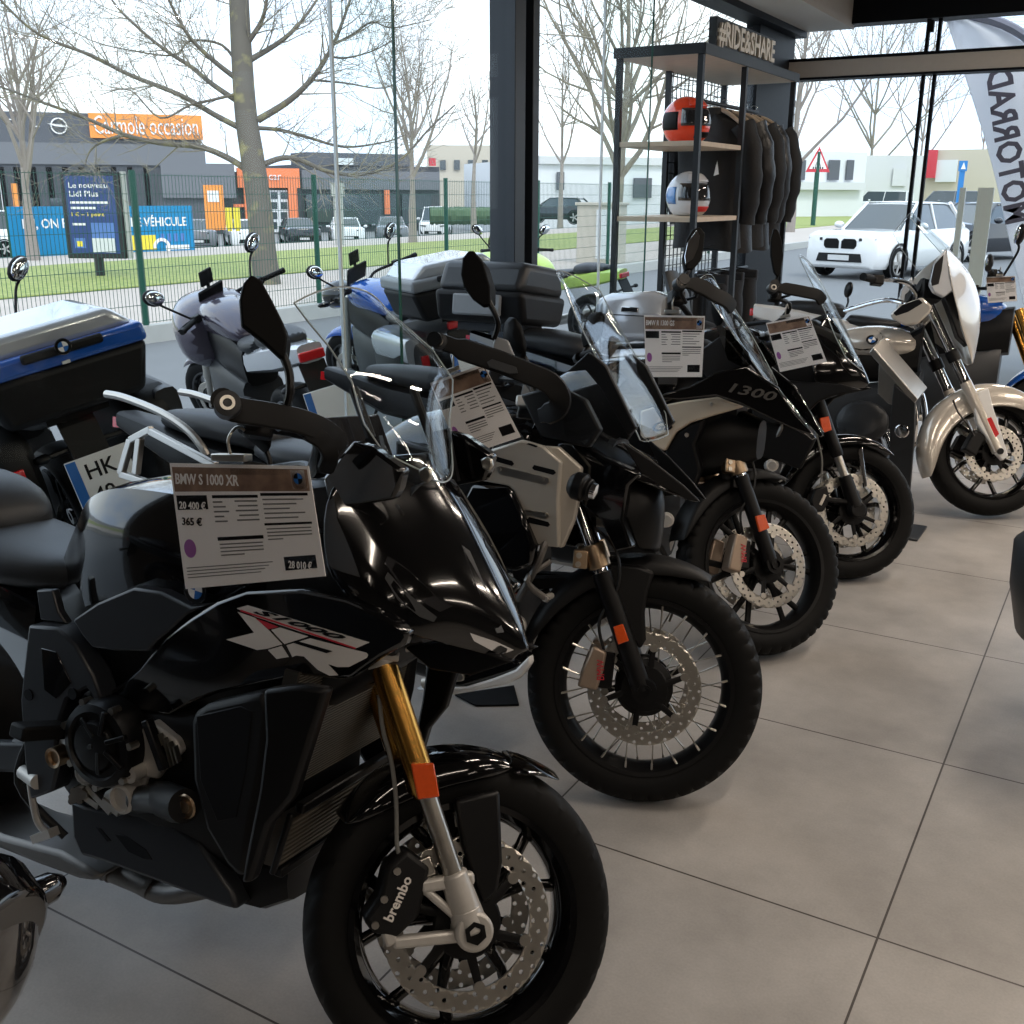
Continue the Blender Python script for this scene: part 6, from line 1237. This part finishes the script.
# ---- cars
def car(loc,hd,label,m,kind='suv',plate=True,group=None,lite=False):
    r=thing('car',label,'car',(loc[0],loc[1],0),math.radians(hd),group); W=.93; H=1.66 if kind=='suv' else 1.48
    hb=1.02 if kind=='suv' else .92
    if kind=='van': H,hb=2.0,1.15
    def sec(x,zb,zs,zt,w,wt): # body section: sill, shoulder, top
        return [V((x,s*a,z)) for s,a,z in ((-1,w*.90,zb),(-1,w,zb+.16),(-1,w*1.0,(zb+zs)/2),(-1,w*.97,zs),(-1,wt,zt),(0,0,zt+.02),(1,wt,zt),(1,w*.97,zs),(1,w,(zb+zs)/2),(1,w,zb+.16),(1,w*.90,zb))]
    st=[(2.30,.30,.84,.93,.72,.60),(2.22,.24,.92,.99,.85,.70),(1.95,.22,.94,1.02,.91,.76),(1.3,.22,.92,hb,.93,.80),(.85,.22,.95,hb+.02,.93,.80),(-1.6,.22,.98,hb+.04,.93,.80),(-2.1,.24,.98,hb+.02,.90,.78),(-2.27,.34,.92,hb-.05,.80,.66)]
    if kind=='van': st=[(2.25,.30,.8,.95,.7,.6),(2.1,.24,.95,1.05,.86,.75),(1.7,.22,1.05,1.15,.93,.84),(-2.2,.22,1.1,1.2,.93,.86),(-2.35,.3,1.1,1.2,.9,.84)]
    g=G(); rows=[sec(*q) for q in st]; g.grid(rows)
    g.f.append(list(range(11))); k=(len(st)-1)*11; g.f.append([k+j for j in range(11)][::-1])
    g.grid([[V((q[0].x,q[0].y,q[0].z)) for q in rows],[V((q[-1].x,q[-1].y,q[-1].z)) for q in rows]])
    bd=g.build('body',m,r,smooth=50,bevel=.015)
    xf,xr=(.95,-1.95) if kind!='van' else (1.65,-2.3); xt,xrt=(.15,-1.45) if kind!='van' else (1.0,-2.25)
    b0=hb+.0
    def cab(x,z,w): return [V((x,s*w,z)) for s in(-1,1)]
    base=[V((xf,-.70,b0)),V((xf,.70,b0)),V((xr,.72,b0+.05)),V((xr,-.72,b0+.05))]; bs=[V((xf-.25,-.82,b0)),V((xf-.25,.82,b0)),V((xr+.2,.82,b0+.03)),V((xr+.2,-.82,b0+.03))]
    top=[V((xt,-.58,H-.04)),V((xt,.58,H-.04)),V((xrt,.58,H-.05)),V((xrt,-.58,H-.05))]
    g=G(); g.add([base[0],base[1],top[1],top[0]],[[0,1,2,3]]); g.add([base[2],base[3],top[3],top[2]],[[0,1,2,3]])
    for s in (0,1):
        A=(bs[0],bs[3],top[3],top[0]) if s==0 else (bs[1],bs[2],top[2],top[1]); g.add(list(A),[[0,1,2,3]])
        g.add([base[0] if s==0 else base[1],bs[0] if s==0 else bs[1],top[0] if s==0 else top[1]],[[0,1,2]]); g.add([base[3] if s==0 else base[2],bs[3] if s==0 else bs[2],top[3] if s==0 else top[2]],[[0,1,2]])
    g.build('windows','car_glass',r,smooth=0)
    g=G(); rows=[[V((xt+.06,y*.62,H-.06-.02*y*y)) for y in (-1,-.5,0,.5,1)],[V((xt-.3,y*.62,H-.01-.03*y*y)) for y in (-1,-.5,0,.5,1)],[V((xrt+.3,y*.62,H-.02-.03*y*y)) for y in (-1,-.5,0,.5,1)],[V((xrt-.10,y*.62,H-.07-.02*y*y)) for y in (-1,-.5,0,.5,1)]]; g.grid(rows); g.build('roof',m,r,solid=.03,smooth=60)
    for s in(-1,1):
        g=G(); g.tube([V((xf+.02,s*.73,b0)),V((xt,s*.60,H-.05))],.035,n=6); g.tube([V((xr-.02,s*.76,b0+.03)),V((xrt,s*.60,H-.06))],.06,n=6); g.tube([V((-.45,s*.825,b0+.0)),V((-.5,s*.60,H-.05))],.03,n=6); g.build('pillar',m,r)
        g=G(); g.ball((.62,s*1.02,b0+.10),(.10,.12,.08),12); g.build('door_mirror',m,r,smooth=60)
        for x in (1.40,-1.40):
            g=G(); tyre(g,(x,s*.84,.35),.35,.24,.25,36,'road') if not lite else g.cyl((x,s*.72,.35),(x,s*.95,.35),.35,n=20); w=g.build('wheel','rubber',r)
            g=G(); o=V((x,s*.945,.35))
            for k in range(5): a=2*PI*k/5; g.bar(o,o+V((.235*math.cos(a),0,.235*math.sin(a))),.07,.02,up=(0,1,0))
            g.lathe([(.235,0),(.255,0),(.255,.03),(.235,.03)],o,(0,-s,0),n=24,closed=True); g.build('wheel_rim','alu',w)
            g=G(); g.lathe([(.37,0),(.42,0),(.42,.02),(.37,.02)],(x,s*.928,.36),(0,s,0),n=20,closed=True,a0=0,a1=2*PI); g.build('wheel_arch','satin_black',bd)
        g=G(); g.prism([V(q) for q in ((2.312,s*.44,.82),(2.25,s*.80,.86),(2.21,s*.82,.91),(2.312,s*.44,.885))],(-.06,0,0)); hl=g.build('headlight','lens',r)
        g=G(); g.prism([V(q) for q in ((2.29,s*.58,.36),(2.24,s*.78,.40),(2.2,s*.80,.66),(2.24,s*.72,.56))],(-.05,0,0)); g.build('bumper_vent','satin_black',r)
        if not lite: g=G(); g.prism([V((2.32,s*.03,.66)),V((2.32,s*.34,.66)),V((2.32,s*.39,.72)),V((2.32,s*.39,.82)),V((2.315,s*.34,.87)),V((2.315,s*.08,.87)),V((2.32,s*.03,.82))],(-.05,0,0)); g.build('grille','ink',r,bevel=.01)
        g=G(); g.box((-2.26,s*.62,.90),(.06,.30,.10)); g.build('tail_lamp','reflector_red',r)
    g=G(); g.prism([V((2.325,-.55,.38)),V((2.325,.55,.38)),V((2.31,.5,.56)),V((2.31,-.5,.56))],(-.06,0,0)); g.build('lower_intake','satin_black',r)
    if plate: g=G(); g.box((2.335,0,.47),(.015,.50,.11)); g.build('number_plate','facade_pale',r)
    return r
def gpos(px,py): return onz(px,py,0)
q=gpos(862,281); cw=car((q.x+.05,q.y+2.2),-106,'white parked car with twin dark grille, facing the showroom outside','car_white'); cw.scale=(.92,.92,.92)
q=gpos(950,262); car((q.x+.3,q.y+2.0),-118,'black parked car beyond the white one, outside on the forecourt','car_black','sedan')
for px,py,hd,m,k,lab in ((198,249,318,'car_grey','sedan','light car parked between the blue banner and the white estate car'),(246,249,320,'car_white','sedan','white car parked just left of the large tree trunk'),(300,246,318,'car_black','sedan','dark car parked right of the large tree trunk'),(347,245,312,'car_white','sedan','white car parked below the round grey sign'),(392,243,308,'car_grey','sedan','grey car parked behind the dark glass fin edge'),(436,239,300,'car_white','van','white van parked by the small bare tree near the grey post'),(586,214,200,'car_grey','sedan','grey car parked in front of the white warehouse'),(556,223,190,'car_black','sedan','dark car parked left of the beige utility cabinet'),(880,216,170,'car_white','van','white van parked beyond the road, above the white car'),(945,218,190,'car_grey','van','grey van parked beyond the railing'),(-18,256,215,'car_white','van','white van at the far left picture edge')):
    z=RZ if px<520 else 0; q=onz(px,py,z); c_=car((q.x,q.y),hd,lab,m,k,lite=True); c_.location.z=z
# ---- feather flag
M['flag_cloth']=mat('flag_cloth',(.85,.85,.87),.8,noise=.03)
_n=M['flag_cloth'].node_tree.nodes; _l=M['flag_cloth'].node_tree.links; _t=_n.new('ShaderNodeBsdfTranslucent'); _t.inputs[0].default_value=(.9,.9,.93,1); _x=_n.new('ShaderNodeMixShader'); _x.inputs[0].default_value=.55
_l.new(_n['Principled BSDF'].outputs[0],_x.inputs[1]); _l.new(_t.outputs[0],_x.inputs[2]); _l.new(_x.outputs[0],_n['Material Output'].inputs[0])
FV=GY+1.3; fp=lambda px,py,dv=0: ony(px,py,FV+dv)
fl_=thing('feather_flag','tall white feather flag outside the right window, dark lettering seen mirrored','flag'); c=fp(1040,430); c.z=0; fl_.location=c
Lf=[(945,17),(952,38),(961,66),(974,106),(985,142),(996,182),(1005,225),(1014,262),(1026,320),(1040,380)]; Rt=[(960,14),(1012,30),(1050,62),(1075,106),(1088,142),(1092,182),(1094,225),(1096,262),(1098,320),(1100,380)]
rows=[[fp(l[0]+(r_[0]-l[0])*k/8,l[1]+(r_[1]-l[1])*k/8,.06*math.sin(k*.9+i*.7)*.7)-c for k in range(9)] for i,(l,r_) in enumerate(zip(Lf,Rt))]
g=G(); g.grid(rows); fc=g.build('cloth',M['flag_cloth'],fl_,sub=1,solid=.006,smooth=80)
g=G(); g.tube(catmull([fp(945,17)-c,fp(972,15)-c,fp(1014,29)-c,fp(1052,61)-c,fp(1078,106)-c,fp(1094,182)-c,fp(1100,300)-c,V((.9,0,.05))],4),.045,n=8); g.build('pole','cloth_grey',fl_); g=G(); g.cyl((.9,0,0),(.9,0,.06),.3,n=20); g.build('base','satin_black',fl_)
a=fp(1005,225,-.10)-c; e=fp(985,72,-.10)-c; d=e-a; yv=fp(1010,140)-fp(990,145)
for lift in (0,):
    xx=d.normalized(); yy=yv-xx*yv.dot(xx); yy.normalize(); zz=V((0,-1,0)); mm=Matrix(((xx.x,yy.x,zz.x,a.x),(xx.y,yy.y,zz.y,a.y),(xx.z,yy.z,zz.z,a.z),(0,0,0,1)))
    text('MOTORRAD',.4,'letter_grey',fl_,mm,fit=(d.length,.23),bold=.012,name='flag_lettering')
# ---- motorcycles parked outside, backs to the window
def behind(px,py,u_tail,hd,**k):
    q=onx(px,py,u_tail); f=V((math.cos(math.radians(hd)),math.sin(math.radians(hd)),0)); return (q.x+f.x*1.95,q.y+f.y*1.95)
naked(behind(122,400,-3.35,160),160,12,'parked motorcycle outside with a blue and silver top case, at the left picture edge',tank='blue_paint',tail='satin_black',case=('matte_black','blue_paint','silver_paint'),plate=('HK','49'),panniers=('matte_black','dark_grey'),steer=20,scr=None,bar_h=.9,case_z=-.06)
naked(behind(345,398,-3.5,152),152,11,'plum touring motorcycle parked outside behind the large windscreen',tank='plum',tail='silver_paint',plate=('',),phone=True,steer=25,fairing='plum',bar_h=.96)
naked(behind(478,365,-3.6,150),150,9,'touring motorcycle outside with a white and grey top case left of the grey post',tank='blue_paint',tail='dark_grey',case=('matte_black','grey_case','silver_paint'),plate=('',),panniers=('dark_grey','silver_paint'),steer=25,phone=True,bar_h=1.0)
naked(behind(632,300,-4.5,168),168,8,'green and white motorcycle outside with a tinted screen, left of the clothes rack',tank='green_paint',tail='green_paint',steer=-20,scr='smoke_screen',fairing='green_paint',bar_h=1.02)
# ================================================================ light
w=bpy.data.worlds.new('sky'); SC.world=w; w.use_nodes=True; n=w.node_tree.nodes; l=w.node_tree.links; bg=n['Background']
tc=n.new('ShaderNodeTexCoord'); no=n.new('ShaderNodeTexNoise'); no.inputs['Scale'].default_value=2.6; no.inputs['Detail'].default_value=6; no.inputs['Roughness'].default_value=.55
l.new(tc.outputs['Generated'],no.inputs['Vector']); mr=n.new('ShaderNodeMapRange'); mr.inputs['From Min'].default_value=.42; mr.inputs['From Max'].default_value=.60; l.new(no.outputs['Fac'],mr.inputs['Value'])
mx=n.new('ShaderNodeMix'); mx.data_type='RGBA'; mx.inputs[6].default_value=(.62,.76,1.0,1); mx.inputs[7].default_value=(.88,.94,1,1); l.new(mr.outputs[0],mx.inputs[0]); l.new(mx.outputs[2],bg.inputs[0]); bg.inputs[1].default_value=1.7
sd=bpy.data.lights.new('sun','SUN'); sd.energy=1.2; sd.angle=math.radians(12); sd.color=(1,.95,.88); so=bpy.data.objects.new('sun',sd); C.objects.link(so); so.rotation_euler=(math.radians(38),math.radians(-10),math.radians(70))
mk('lamp_housing',(.05,.05,.05),.5)
i=0
for u in (.2,2.6,5.2):
    for v in (-3.5,-.6,2.3,5.2,8.1):
        r=thing('ceiling_lamp','slim warm ceiling strip lamp','lamp',(u,v,CEIL-.14),group='ceiling strip lamps')
        g=G(); g.box((0,0,.04),(.14,1.5,.08)); g.build('housing','lamp_housing',r)
        for s in(-1,1): g=G(); g.cyl((0,s*.6,.08),(0,s*.6,.14),.008,n=8); g.build('rod','lamp_housing',r)
        ld=bpy.data.lights.new('strip','AREA'); ld.shape='RECTANGLE'; ld.size=.10; ld.size_y=1.45; ld.energy={-3.5:7,-.6:12,2.3:19,5.2:30,8.1:34}[v]; ld.color=(1,.86,.72); lo=bpy.data.objects.new('strip',ld); C.objects.link(lo); lo.location=(u,v,CEIL-.143)
SC.view_settings.view_transform='Standard'; SC.view_settings.look='None'; SC.view_settings.gamma=1; SC.view_settings.use_curve_mapping=False; SC.view_settings.exposure=0.28
